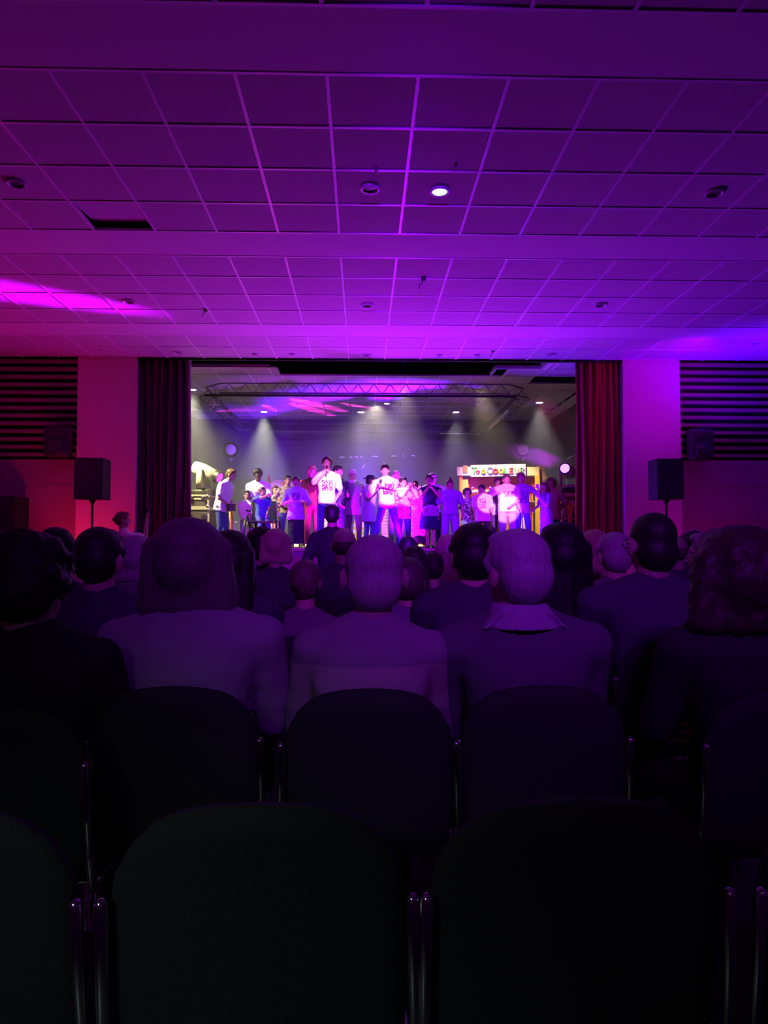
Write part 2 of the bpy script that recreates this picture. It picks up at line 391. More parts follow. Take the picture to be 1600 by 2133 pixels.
# ================================================================== SETTING: the stage house
SXL, SXR = X_(409, YB), X_(1149, YB)
stage = struct('stage', MB().box(SXL-0.6, SXR+0.6, YW+0.02, YB, SF-0.12, SF), mat('stage_floor', (0.07, 0.05, 0.05), 0.35, 0.1, 20, 0.5, var=0.2), 'raised stage floor with dark board front')
npan = 8
for k in range(npan):
    a = XL1+(XR0-XL1)*k/npan; b = XL1+(XR0-XL1)*(k+1)/npan
    MB().box(a+0.006, b-0.006, YW+0.03, YW+0.06, 0.06, SF-0.05).obj('front_panel', WOOD, stage, bevel=0.004)
MB().box(XL1, XR0, YW-0.02, YW+0.10, SF-0.045, SF+0.005).obj('nosing', mat('nosing', (0.22, 0.11, 0.09), 0.4, 0.1, 40), stage, bevel=0.006)
struct('wall_stage_rear', MB().box(SXL-0.8, SXR+0.8, YB, YB+0.2, SF-0.2, HC+0.6), BACKW, 'dark grey rear wall of the stage')
struct('wall_stage_left', MB().box(SXL-0.2, SXL, YW+0.35, YB, SF-0.2, HC+0.6), BACKW, 'dark grey left wall of the stage')
struct('wall_stage_right', MB().box(SXR, SXR+0.2, YW+0.35, YB, SF-0.2, HC+0.6), BACKW, 'dark grey right wall of the stage')
struct('wall_wing_left', MB().box(SXL-0.2, XL0+0.05, YW+0.36, YW+0.46, SF, HC+0.5) if SXL-0.2 < XL0 else MB().box(XL0, SXL, YW+0.34, YW+0.44, 0, HC+0.5), BLACK, 'return wall hidden behind the left curtain')
struct('wall_wing_right', MB().box(XR0+0.3, SXR+0.2, YW+0.36, YW+0.46, SF, HC+0.5), BLACK, 'return wall hidden behind the right curtain')
# rear wall relief: the dark rail that shows as a band at mid height
struct('trim_2', MB().box(X_(560, YB), X_(1010, YB), YB-0.05, YB, Z_(926, YB), Z_(918, YB)), BACKW, 'dark rail across the stage rear wall')
sc = struct('ceiling.001', MB().box(SXL-0.2, SXR+0.2, YW+0.02, YB, HC+0.5, HC+0.56), BLACK, 'tiled ceiling over the stage')
S2 = 0.585; SX0 = X_(680.5, YB); SY0 = 12.41
t2 = MB().box(-0.277, 0.277, -0.284, 0.284, 0, 0.018).mesh('tile', TILE)
def recess(x, y):
    """dark cut-outs of the stage ceiling above the curtain line"""
    if y < 12.45 and x < X_(1130, 12.4): return True
    if y < 13.0 and X_(562, 12.7) < x < X_(1030, 12.7): return True
    if 12.85 < y < 13.55 and x > X_(1100, 13.4): return True
    return False
for r in range(-1, 9):
    y0 = SY0+S*r; y1 = min(y0+S, YB); yc = y0+0.3
    for c in range(-10, 13):
        x0 = SX0+S2*c; xc = x0+S2/2
        if x0 < SXL-0.05 or x0+S2 > SXR+0.1: continue
        if recess(xc, yc): continue
        if y1-y0 < 0.55: MB().box(xc-0.277, xc+0.277, y0+0.016, y1-0.01, HC, HC+0.018).obj('tile', TILE, sc)
        else: inst('tile', t2, sc, (xc, yc, HC+0.001))
MB().box(SXL, SXL+0.28, 12.45, YB, HC, HC+0.018).obj('plaster_edge', PLAS, sc)
MB().box(SXR-0.30, SXR, 13.6, YB, HC, HC+0.018).obj('plaster_edge', PLAS, sc)
xa, xb, xr = X_(562, 12.7), X_(1030, 12.7), X_(1130, 12.4)
for c in range(-10, 13):
    x = SX0+S2*c
    if not SXL < x < SXR: continue
    y0 = 13.01 if xa < x < xb else (12.41 if x < xr else 11.85)
    if x > X_(1105, 13.5): y0 = 13.6
    MB().box(x-0.013, x+0.013, y0, YB, HC-0.006, HC+0.02).obj('grid_bar', TBAR, sc)
for r in range(0, 9):
    y = SY0+S*r
    a, b = SXL, SXR
    if r == 0: MB().box(SXL, xa, y-0.015, y+0.015, HC-0.01, HC+0.05).obj('grid_bar', TBAR, sc); MB().box(xb, xr+0.1, y-0.015, y+0.015, HC-0.01, HC+0.05).obj('grid_bar', TBAR, sc); continue
    if r == 1: b = X_(1110, y)
    MB().box(a, b, y-0.012, y+0.012, HC-0.007, HC+0.02).obj('grid_bar', TBAR, sc)
for x in (xa, xb): MB().box(x-0.015, x+0.015, 12.41, 13.0, HC-0.01, HC+0.06).obj('edge_trim', TBAR, sc)
LT = mat('cream_joist', (0.75, 0.70, 0.66), 0.5)
MB().box(xr, xr+0.10, 11.9, 12.86, HC-0.03, HC+0.3).obj('joist', LT, sc); MB().box(xr+0.16, xr+0.22, 11.9, 12.86, HC-0.03, HC+0.3).obj('joist', LT, sc)
MB().box(xr, SXR, 12.83, 12.88, HC-0.03, HC+0.4).obj('joist', LT, sc)
MB().box(xr+0.25, SXR, 11.9, 12.83, HC+0.02, HC+0.04).obj('plaster_panel', PLAS, sc)
struct('wall_header', MB().box(SXL-0.2, SXR+0.2, YW+0.02, YW+0.10, HC+0.02, HC+0.56), BLACK, 'black header above the stage opening')

# haze hanging over the stage
hz = MB().box(SXL+0.02, SXR-0.02, YW+0.55, YB-0.02, SF+0.02, HC-0.03).obj('haze', None)
hm = bpy.data.materials.new('haze'); hm.use_nodes = True; nt = hm.node_tree; nt.nodes.remove(nt.nodes['Principled BSDF'])
vs = nt.nodes.new('ShaderNodeVolumeScatter'); vs.inputs['Density'].default_value = 0.035; vs.inputs['Anisotropy'].default_value = 0.25
nt.links.new(vs.outputs[0], nt.nodes['Material Output'].inputs['Volume']); hz.data.materials.append(hm)
tag(hz, 'thin white haze filling the stage and showing the light cones', 'haze', kind='stuff')


# ================================================================== ceiling fittings
def downlight(px, py, label, lit=None, estr=26.0, r=0.085, Y=None, group=None, energy=0, color=WARM, cone=70, cz=None):
    """recessed ring downlight in the ceiling plane"""
    d = fw*F + rt2*(px-800) - up2*(py-1066.5); k = (HC-0.006-CZ)/d.z; x, y = d.x*k, d.y*k
    t = thing('ceiling_downlight', label, 'light', (x, y, HC-0.004), 0, group)
    mb = MB(); seg = 20; prof = [(r, 0.0), (r, -0.012), (r*0.94, -0.018), (r*0.74, -0.014), (r*0.70, 0.03), (r*0.98, 0.03)]
    vs = [(a*math.cos(2*PI*i/seg), a*math.sin(2*PI*i/seg), z) for a, z in prof for i in range(seg)]
    fs = [(q*seg+i, q*seg+(i+1) % seg, ((q+1) % 6)*seg+(i+1) % seg, ((q+1) % 6)*seg+i) for q in range(6) for i in range(seg)]
    mb.add(vs, fs); mb.obj('ring', mat('ring_metal', (0.6, 0.6, 0.62), 0.3, 0, 1, 0.7), t, smooth=True)
    lm = mat('lit_lens', (0.9, 0.9, 0.9), 0.4, emis=lit, estr=estr) if lit else mat('dark_lens', (0.10, 0.10, 0.11), 0.15, 0, 1, 0.8)
    MB().loft([((0, 0, 0.0 if not lit else -0.011), r*0.73, r*0.73), ((0, 0, 0.02), r*0.72, r*0.72)], 20, 2).obj('lens', lm, t)
    if energy:
        l = light('downlight_lamp', 'SPOT', (x, y, HC-0.045), energy, color, (x, y, 0), 0.09, cone, 1.0)
    return t
W1 = (1.0, 0.97, 0.66); W2 = (0.72, 0.62, 1.0); W3 = (0.95, 0.85, 0.85)
for px, py, lab, col, e, cone in (
    (401, 811, 'lit yellowish downlight at the left end of the stage ceiling by the curtain', W1, 1700, 66),
    (550, 857, 'lit downlight with a wide yellowish cone over the stage left of centre', W1, 2300, 60),
    (752, 858, 'lit downlight with a bluish cone in the middle of the stage ceiling', W2, 800, 52),
    (950, 858, 'lit downlight over the stage above the striped sign', W3, 800, 55),
    (1124, 838, 'lit downlight at the right of the stage ceiling', W3, 700, 66)):
    downlight(px, py, lab, lit=col, r=0.10, energy=e, color=col, cone=cone)
for px, py, lab in ((632, 803, 'unlit ring downlight above the front truss, left one'), (812, 803, 'unlit ring downlight above the front truss, middle one'),
                    (990, 805, 'unlit ring downlight above the front truss, right one'), (641, 828, 'small unlit downlight behind the front truss near the pink light shapes'),
                    (808, 829, 'small unlit downlight behind the front truss, stage centre'), (973, 829, 'small unlit downlight behind the front truss, right of centre')):
    downlight(px, py, lab, r=0.10 if py < 820 else 0.075)
downlight(806, 840, 'small reddish lit downlight at the stage centre', lit=(1.0, 0.30, 0.5), r=0.085)
downlight(916, 398, 'bright greenish white downlight in the hall ceiling', lit=(0.55, 1.0, 0.78), estr=2.2, r=0.088, energy=9, color=(0.75, 1.0, 0.85), cone=150)
for px, py, lab, r in ((771, 393, 'unlit round downlight left of the bright one', 0.085), (1488, 402, 'unlit swivel downlight near the right edge of the hall ceiling', 0.085),
                    (34, 382, 'unlit downlight near the left edge of the hall ceiling', 0.085), (268, 628, 'unlit downlight beside the pink light streak', 0.085),
                    (765, 636, 'unlit downlight in the middle section of the ceiling', 0.085), (1251, 635, 'unlit downlight in the middle section, right side', 0.085),
                    (371, 734, 'unlit downlight by the wall above the left pillar', 0.085), (763, 740, 'unlit downlight at the wall above the stage centre', 0.085),
                    (1148, 739, 'unlit downlight at the wall above the right curtain', 0.085), (1303, 738, 'unlit downlight at the wall above the right pillar', 0.07),
                    (1570, 717, 'unlit downlight by the right edge near the wall', 0.07), (531, 738, 'small flat fitting at the wall above the stage, leftmost', 0.05),
                    (608, 738, 'small flat fitting at the wall above the stage, second from left', 0.05), (915, 740, 'small flat fitting at the wall right of the stage centre', 0.05),
                    (994, 740, 'small flat fitting at the wall above the downlit stage part', 0.05), (211, 731, 'small fitting at the wall left of the left pillar', 0.05)):
    downlight(px, py, lab, r=r)
def hook(px, py, label, s=1.0):
    d = fw*F + rt2*(px-800) - up2*(py-1066.5); k = (HC-0.006-CZ)/d.z
    t = thing('ceiling_hook', label, 'hook', (d.x*k, d.y*k, HC-0.006))
    MB().box(-0.03*s, 0.03*s, -0.02, 0.02, -0.03*s, 0).obj('plate', PLBLK, t, bevel=0.004)
    MB().tube([(0, 0, -0.02*s), (-0.02*s, 0, -0.06*s), (-0.045*s, 0, -0.075*s), (-0.05*s, 0, -0.12*s)], 0.006*s, 6).obj('wire', PLBLK, t, smooth=True)
hook(882, 580, 'black bracket with a hanging wire under the middle ceiling section', 1.0)
hook(428, 645, 'small dark hook on the ceiling left of the light streak end', 0.8)
hook(784, 355, 'tiny dark clip on the grid bar above the round downlight', 0.45)
hook(949, 346, 'tiny dark clip above the bright downlight', 0.4)
hook(1027, 731, 'dark clip at the wall above the stage, right of centre', 0.7)

# ================================================================== curtains
def curtain(name, label, x0, x1, y, z0, z1, col, folds, seed, lean=0.0):
    rnd = random.Random(seed); n = folds*10; m = 26; ph = [rnd.uniform(0, 6.28) for _ in range(6)]
    vs = []; fs = []
    for j in range(m+1):
        t = j/m; z = z0+(z1-z0)*t
        for i in range(n+1):
            u = i/n
            a = 0.05+0.05*t*(1-t)*2
            yy = y+a*math.sin(u*folds*2*PI+ph[0]+0.5*math.sin(3*t+ph[1]+u*6))+0.035*math.sin(u*folds*4.7+ph[2]+t*1.3)+0.02*math.sin(u*folds*11+ph[3]+t*2)
            xx = x0+(x1-x0)*u + lean*(1-u)*(1-t)*0+0.012*math.sin(t*5+u*9+ph[4]) - (lean*(1-t)*(1-u))
            vs.append((xx, yy, z))
    for j in range(m):
        for i in range(n): a = j*(n+1)+i; fs.append((a, a+1, a+n+2, a+n+1))
    mb = MB(); mb.v = vs; mb.f = fs
    o = mb.obj(name, mat('velvet', col, 0.8, 0.25, 200, 0.15, sheen=0.6), None, smooth=True)
    s = o.modifiers.new('s', 'SOLIDIFY'); s.thickness = 0.006; o['_s'] = 1; BAKE.append(o)
    return tag(o, label, 'curtain', None)
curtain('stage_curtain', 'red velvet curtain, darkened for shade, gathered at the left side of the stage', XL1-0.05, X_(395, 11.97), 11.97, SF+0.01, HC+0.28, (0.075, 0.010, 0.045), 7, 3)  # same velvet as the right curtain, shade put into its colour
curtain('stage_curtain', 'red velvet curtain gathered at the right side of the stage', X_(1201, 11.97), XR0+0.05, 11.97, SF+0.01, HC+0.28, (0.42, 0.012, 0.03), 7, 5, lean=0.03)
light('curtain_kicker', 'SPOT', (X_(1120, 13.2), 13.1, 3.95), 90, (1.0, 0.03, 0.2), (X_(1203, 12.15), 12.15, 2.9), 0.05, 60, 0.8)

# ================================================================== loudspeakers
def speaker_on_stand(px, py0, py1, pw, Y, label, lab2):
    zt, zb = Z_(py0, Y, px), Z_(py1, Y, px); x = X_(px, Y, (py0+py1)/2); wd = pw/F*Y
    t = thing('loudspeaker', label, 'loudspeaker', (x, Y, zb))
    h = zt-zb
    mb = MB(); mb.prism([(-wd/2, 0.01), (-wd/2+0.01, 0), (wd/2-0.01, 0), (wd/2, 0.01), (wd/2, h-0.01), (wd/2-0.01, h), (-wd/2+0.01, h), (-wd/2, h-0.01)], 0, 0.34)
    mb.obj('cabinet', PLBLK, t, bevel=0.008)
    MB().prism([(-wd/2+0.012, 0.014), (wd/2-0.012, 0.014), (wd/2-0.012, h-0.014), (-wd/2+0.012, h-0.014)], -0.012, 0.001).obj('grille', mat('grille', (0.022, 0.022, 0.026), 0.5, 0.9, 400, 0.5), t, bevel=0.004)
    MB().cyl((0, -0.013, 0.06), (0, -0.018, 0.06), 0.017).obj('badge', ALU, t)
    s = thing('speaker_stand', lab2, 'stand', (x, Y+0.17, 0))
    MB().cyl((0, 0, 0.12), (0, 0, zb-0.0), 0.019).obj('pole', PLBLK, s, smooth=True)
    MB().cyl((0, 0, 0.95), (0, 0, 1.12), 0.030).obj('collar', PLBLK, s, smooth=True)
    MB().cyl((0.02, 0, 1.03), (0.07, 0, 1.03), 0.012).obj('knob', PLBLK, s, smooth=True)
    MB().cyl((0, 0, zb-0.05), (0, 0, zb), 0.035, 0.05).obj('top_plate', PLBLK, s, smooth=True)
    for k in range(3):
        a = k*2*PI/3+0.5; e = (0.5*math.cos(a), 0.5*math.sin(a), 0.012)
        MB().cap((0.02*math.cos(a), 0.02*math.sin(a), 0.75), e, 0.012, seg=8).obj('leg', PLBLK, s, smooth=True)
speaker_on_stand(184, 953, 1040, 59, 10.6, 'black loudspeaker on a pole in front of the left pillar', 'black tripod stand carrying the left loudspeaker')
speaker_on_stand(1397, 955, 1040, 58, 10.6, 'black loudspeaker on a pole in front of the right pillar', 'black tripod stand carrying the right loudspeaker')
def wall_speaker(px0, px1, py0, py1, label, tilt):
    Y = YW-0.30; x0, x1 = X_(px0, Y, 920), X_(px1, Y, 920); z1, z0 = Z_(py0, Y), Z_(py1, Y); wd = x1-x0; h = z1-z0
    t = thing('wall_speaker', label, 'loudspeaker', ((x0+x1)/2, Y, z0))
    mb = MB().loft([((0, 0.13, 0), wd*0.42, 0.12), ((0, 0.12, h*0.1), wd*0.48, 0.13), ((0, 0.12, h*0.9), wd*0.5, 0.13), ((0, 0.13, h), wd*0.44, 0.11)], 24, 6)
    mb.obj('cabinet', PLBLK, t, smooth=False, bevel=0.004)
    vs = MB().loft([((0, -0.018, h*0.30), wd*0.36, 0.012), ((0, -0.018, h*0.34), wd*0.36, 0.012)], 16, 2)
    MB().cyl((0, -0.012, h*0.30), (0, -0.03, h*0.30), wd*0.36, wd*0.30, 24).obj('woofer', mat('cone', (0.03, 0.03, 0.035), 0.4), t, smooth=True)
    MB().prism([(-wd*0.3, h*0.68), (wd*0.3, h*0.68), (wd*0.22, h*0.88), (-wd*0.22, h*0.88)], -0.03, -0.005).obj('horn', mat('cone', (0.03, 0.03, 0.035), 0.4), t, bevel=0.01)
    MB().cyl((0, -0.02, h*0.12), (0, -0.03, h*0.12), 0.02).obj('badge', ALU, t)
    MB().box(-0.05, 0.05, 0.22, 0.43, h*0.4, h*0.55).obj('bracket', PLBLK, t)
wall_speaker(88, 142, 888, 952, 'black wall loudspeaker on the slats left of the stage', 0.1)
wall_speaker(1440, 1490, 890, 956, 'black wall loudspeaker on the slats right of the stage', 0.1)
# dark cabinet by the left wall
t = thing('cabinet', 'tall black cabinet at the left edge in front of the wall', 'cabinet', (X_(-10, 11.3), 11.4, 0)); zt = Z_(1034, 11.3)
wd = X_(38, 11.3)-X_(-10, 11.3)
MB().box(-wd, wd, -0.25, 0.25, 0.03, zt).obj('body', BLACK, t, bevel=0.01)
for s in (-1, 1):
    d = MB().box(min(0.005*s, (wd-0.02)*s), max(0.005*s, (wd-0.02)*s), -0.27, -0.25, 0.05, zt-0.03).obj('door', PLBLK, t, bevel=0.005)
    MB().cap((0.03*s, -0.285, zt*0.55), (0.03*s, -0.285, zt*0.65), 0.006, seg=6).obj('handle', ALU, d)

# ================================================================== lighting truss
def truss():
    Y1, Y2 = 12.92, 17.40
    zb = CZ+(1126-820)*Y1/F; zt = zb+0.20
    xa, xb = X_(420, Y1, 820), X_(1100, Y1, 820); xc, xd = X_(478, Y2, 900), X_(1022, Y2, 900)
    xl, xr_ = xa, xb
    t = thing('lighting_truss', 'rectangular aluminium ceiling truss hanging over the stage', 'truss')
    def run(a, b, nseg):
        a = Vector(a); b = Vector(b); d = (b-a).normalized(); side = Vector((-d.y, d.x, 0))*0.11
        for off, z in ((side, zb), (-side, zb), (Vector((0, 0, 0)), zt)):
            MB().cap(a+off+Vector((0, 0, z)), b+off+Vector((0, 0, z)), 0.014, seg=8).obj('chord', TRUSS, t, smooth=True)
        L = MB()
        for k in range(nseg):
            p = a.lerp(b, k/nseg); q = a.lerp(b, (k+.5)/nseg); r = a.lerp(b, (k+1)/nseg)
            for off in (side, -side):
                L.cap(p+off+Vector((0, 0, zb)), q+Vector((0, 0, zt)), 0.0045, seg=5); L.cap(q+Vector((0, 0, zt)), r+off+Vector((0, 0, zb)), 0.0045, seg=5)
            L.cap(p+side+Vector((0, 0, zb)), q-side+Vector((0, 0, zb)), 0.0045, seg=5)
        L.obj('lacing', TRUSS, t, smooth=True)
    c = 0.35
    P = [(xl+c, Y1, 0), (xr_-c, Y1, 0), (xr_, Y1+c, 0), (xr_, Y2-c, 0), (xr_-c, Y2, 0), (xl+c, Y2, 0), (xl, Y2-c, 0), (xl, Y1+c, 0)]
    ns = [18, 1, 12, 1, 18, 1, 12, 1]
    for k in range(8): run(P[k], P[(k+1) % 8], ns[k])
    for (x, y) in ((xl+1.0, Y1), ((xl+xr_)/2, Y1), (xr_-1.0, Y1), (xl+1, Y2), ((xl+xr_)/2, Y2), (xr_-1, Y2)):
        MB().cap((x, y, zt), (x, y, HC+0.01), 0.004, seg=5).obj('hanging_wire', ALU, t)
    b = MB().cyl((X_(430, Y1, 822), Y1-0.12, zb-0.045), (X_(1072, Y1, 822), Y1-0.12, zb-0.045), 0.022).obj('lamp_bar', PLBLK, t, smooth=True); b['label'] = 'black pipe under the front truss run'
    MB().cyl((X_(915, Y2, 907), Y2-0.15, zb-0.05), (X_(1000, Y2, 907), Y2-0.15, zb-0.06), 0.02).obj('lamp_bar', ALU, t, smooth=True)
    b = MB().box(xr_-0.12, xr_-0.06, Y1+1.2, Y2-1.0, zb-0.07, zb-0.03).obj('light_batten', mat('batten', (0.6, 0.55, 0.6), 0.3), t)
    g = MB()
    for k in range(7):
        a = k*0.9; g.cap((xl+0.05, Y1+0.9, zb-0.02), (xl+0.05+0.11*math.cos(a), Y1+0.9+0.1*math.sin(a), zb-0.02+0.12*math.sin(a*1.7)), 0.008, seg=5)
    g.obj('cable_bundle', mat('cable_tie', (0.8, 0.75, 0.6), 0.4), t)
truss()
t = thing('fluorescent_batten', 'slim unlit batten light on the stage ceiling, right of centre', 'light', (X_(1015, 15.6, 842), 15.6, HC-0.008))
MB().box(-0.26, 0.26, -0.04, 0.04, -0.05, 0).obj('housing', PLAS, t, bevel=0.01); MB().cyl((-0.24, 0, -0.055), (0.24, 0, -0.055), 0.013).obj('tube', PLAS, t, smooth=True)

# ================================================================== rear wall things
for px, py, side in ((481, 937, 'left'), (1089, 937, 'right')):
    p = at(px, py, YB)
    t = thing('bulkhead_light', 'round white bulkhead lamp on the stage rear wall, %s side' % side, 'light', (p.x, YB-0.001, p.z))
    MB().cyl((0, 0, 0), (0, -0.05, 0), 0.185, 0.175, 28).obj('base', PLBLK, t, smooth=False)
    MB().ell((0, -0.05, 0), (0.14, 0.07, 0.14), seg=24, rn=14).obj('diffuser', mat('opal', (0.85, 0.82, 0.75), 0.25), t, smooth=True)
    q = at(px+1, py+21, YB)
    s = thing('notice_sign', 'small dark notice with four lines of white text under the %s round lamp' % side, 'sign', (q.x, YB-0.001, q.z))
    MB().box(-0.075, 0.075, -0.012, 0, -0.085, 0.085).obj('plate', mat('sign_plate', (0.05, 0.05, 0.05), 0.4), s, bevel=0.003)
    for k, ln in enumerate(((-.030, .030), (-.055, .05), (-.04, .04), (-.045, .045))):
        L = MB(); x = ln[0]; rr = random.Random(k)
        while x < ln[1]-0.006:
            L.box(x, x+0.009, -0.015, -0.011, 0.052-k*0.036-0.008, 0.052-k*0.036+0.008); x += 0.0125 if rr.random() > .2 else 0.019
        L.obj('text_line', mat('white_ink', (0.9, 0.9, 0.88), 0.5), s)
TAPE = mat('white_tape', (0.9, 0.88, 0.92), 0.4)
ORD = ['leftmost', 'second from left', 'third from left', 'fourth from left', 'fourth from right', 'third from right', 'second from right', 'rightmost']
for i, (a, b, py) in enumerate(((707, 718, 952.5), (728, 735, 952.5), (739, 747, 952), (750, 755, 952), (775, 788, 951), (815, 827, 950), (838, 842, 950), (857, 865, 949.5))):
    p = at((a+b)/2, py, YB); wd = (b-a)/F*YB
    o = MB().loft([((-wd/2, -0.012, 0), 0.004, 0.012, (0, 1, 0), (0, 0, 1)), ((-wd/4, -0.014, 0.003), 0.006, 0.016, (0, 1, 0), (0, 0, 1)), ((wd/4, -0.012, -0.002), 0.006, 0.014, (0, 1, 0), (0, 0, 1)), ((wd/2, -0.01, 0), 0.003, 0.009, (0, 1, 0), (0, 0, 1))], 8).obj('tape_strip', TAPE, None, loc=p)
    tag(o, 'shiny white strip, %s in the broken line on the dark rear wall' % ORD[i], 'tape', 'white strips on the stage rear wall')
p = at(758, 971, YB)
o = MB().cap((-0.03, -0.015, -0.045), (0.03, -0.015, 0.055), 0.016, 0.010, 8).obj('tape_strip', TAPE, None, loc=p); tag(o, 'single slanted white strip on the rear wall below the broken line', 'tape')

# ================================================================== the booth with the sign
YBO = 14.6
def booth():
    t = thing('puppet_booth', 'cream and yellow painted stage booth with dark red back', 'booth', (0, 0, 0))
    x0, x1 = X_(953, YBO), X_(1126, YBO); X = lambda px: X_(px, YBO, 1040); Z = lambda py: Z_(py, YBO, 1040)
    cream = mat('cream_paint', (0.92, 0.86, 0.42), 0.6, 0.1, 10); yel = mat('yellow_paint', (0.95, 0.62, 0.03), 0.6, 0.1, 10); ora = mat('orange_cloth', (0.85, 0.30, 0.06), 0.8, 0.4, 12)
    red = mat('dark_red_cloth', (0.42, 0.05, 0.05), 0.8, 0.3, 10); brown = mat('brown_board', (0.42, 0.27, 0.18), 0.7, 0.1, 10)
    MB().box(X(952), X(1124), YBO-0.03, YBO+0.03, Z(991), Z(973)).obj('header_board', cream, t, bevel=0.004)
    MB().prism([(X(1119), Z(992)), (X(1122), Z(970)), (X(1134), Z(970)), (X(1143), Z(1004)), (X(1143), Z(1125)), (X(1127), Z(1125))], YBO+0.03, YBO+0.25).obj('side_panel', brown, t)
    MB().box(X(957), X(964), YBO, YBO+0.05, SF, Z(991)).obj('post', ora, t)
    MB().prism([(X(961), SF), (X(959), Z(1000)), (X(975), Z(999)), (X(977), Z(1040)), (X(969), SF)], YBO-0.02, YBO+0.0).obj('painted_flat', yel, t)
    MB().box(X(1115), X(1124), YBO-0.04, YBO+0.02, SF, Z(990)).obj('post', yel, t, bevel=0.004)
    MB().box(X(965), X(1118), YBO+0.55, YBO+0.60, SF, Z(993)).obj('back_wall', red, t)
    MB().box(X(976), X(1118), YBO+0.1, YBO+0.13, Z(1022), Z(993)).obj('valance', red, t, bevel=0.004)
    for px in (984, 1021):
        MB().box(X(px), X(px+5), YBO+0.085, YBO+0.1, Z(1016), Z(1012)).obj('paper_label', mat('paper', (0.8, 0.7, 0.6), 0.8), t)
    MB().loft([((X(984), YBO+0.05, Z(1024)), 0.02, 0.03, (0, 1, 0), (0, 0, 1)), ((X(1000), YBO+0.05, Z(1022)), 0.03, 0.03, (0, 1, 0), (0, 0, 1)), ((X(1024), YBO+0.05, Z(1023)), 0.02, 0.03, (0, 1, 0), (0, 0, 1))], 10).obj('rolled_cloth', cream, t, smooth=True)
    MB().box(X(966), X(1116), YBO+0.02, YBO+0.45, Z(1046), Z(1043)).obj('shelf', brown, t)
    for a, b in ((1046, 1076), (1094, 1114)):
        fv = MB(); n = 24; m = 6; vs = []; fs = []
        for j in range(m+1):
            for i in range(n+1):
                u = i/n; z = SF+(Z(994)-SF)*j/m; vs.append((X(a)+(X(b)-X(a))*u, YBO+0.16+0.02*math.sin(u*22+j*0.5), z))
        for j in range(m):
            for i in range(n): q = j*(n+1)+i; fs.append((q, q+1, q+n+2, q+n+1))
        fv.v = vs; fv.f = fs; o = fv.obj('drape', ora, t, smooth=True); s = o.modifiers.new('s', 'SOLIDIFY'); s.thickness = 0.006; BAKE.append(o)
    bt = MB().ell((X(1084), YBO-0.25, SF+0.30), (0.13, 0.12, 0.30), seg=16, rn=10)
    o = bt.obj('white_bag', mat('pale_cloth', (0.62, 0.66, 0.50), 0.8, 0.5, 12), None, smooth=True); tag(o, 'pale rounded cloth sack standing by the booth curtain', 'bag')
    MB().box(X(964), X(974), YBO-0.045, YBO-0.03, Z(985), Z(970)).obj('cardboard_patch', mat('card', (0.50, 0.25, 0.12), 0.8), t)
    # sign board with lettering
    s = thing('sign_board', 'white sign board reading TOO COOLEUR in coloured letters on the booth header', 'sign', (0, 0, 0))
    MB().prism([(X(980), Z(994)), (X(980), Z(970)), (X(1094), Z(967)), (X(1094), Z(991.5))], YBO-0.075, YBO-0.04).obj('board', mat('sign_white', (0.92, 0.92, 0.84), 0.5), s, bevel=0.003)
    G = (0.10, 0.55, 0.08); R = (0.90, 0.07, 0.02); Ye = (0.95, 0.70, 0.02); DG = (0.20, 0.42, 0.22); LY = (0.90, 0.80, 0.25); LG = (0.35, 0.62, 0.30)
    zc = 981.5; yy = YBO-0.088
    def P(px, py): return (X(px), yy, Z(py))
    def letter(ch, cx, cy, w_, h_, col, th=0.017):
        th *= 0.85
        mb = MB()
        def st(*pts, close=False):
            q = [P(cx+a*w_/2, cy-b*h_/2) for a, b in pts]
            if close: q.append(q[0])
            mb.tube(q, th, 6)
        if ch == 'T': st((-1, 1), (1, 1)); st((0, 1), (0, -1))
        elif ch == 'L': st((-1, 1), (-1, -1), (1, -1))
        elif ch == 'E': st((1, 1), (-1, 1), (-1, -1), (1, -1)); st((-1, 0), (0.7, 0))
        elif ch == 'U': st((-1, 1), (-1, -.4), (-.5, -1), (.5, -1), (1, -.4), (1, 1))
        elif ch == 'R': st((-1, -1), (-1, 1), (.5, 1), (1, .6), (.5, .1), (-1, .1)); st((0, .1), (1, -1))
        elif ch == 'O': st(*[(math.cos(a*PI/8), math.sin(a*PI/8)) for a in range(16)], close=True)
        elif ch == 'C': st(*[(math.cos(math.radians(a)), math.sin(math.radians(a))) for a in range(45, 320, 18)])
        elif ch == 'H':
            pts = []
            for k in range(20):
                a = 2*PI*k/20; pts.append((math.sin(a)**3, (13*math.cos(a)-5*math.cos(2*a)-2*math.cos(3*a)-math.cos(4*a))/15))
            st(*pts, close=True)
        o = mb.obj('letter' if ch != 'H' else 'heart', mat('letter_paint', col, 0.5), s, smooth=True)
        o['label'] = {'H': 'red heart outline used as a letter'}.get(ch, 'letter %s' % ch)
    for ch, cx, cy, w_, h_, col, th in (('T', 987, 981, 8, 12, G, .019), ('H', 994.5, 984, 8, 7, R, .010), ('O', 1006, 983.5, 7, 8, Ye, .022), ('C', 1020, 981, 11, 13, DG, .020),
                                ('O', 1031, 982.5, 8.5, 9, R, .023), ('O', 1042.5, 982.5, 8, 9, Ye, .021), ('L', 1052.5, 982, 6, 10, G, .020), ('E', 1063.5, 981.5, 6, 10.5, (0.90, .20, .03), .019),
                                ('U', 1074.5, 981, 6.5, 10, LY, .018), ('R', 1086, 981, 7, 10.5, LG, .017)):
        letter(ch, cx, cy, w_, h_, col, th)
booth()

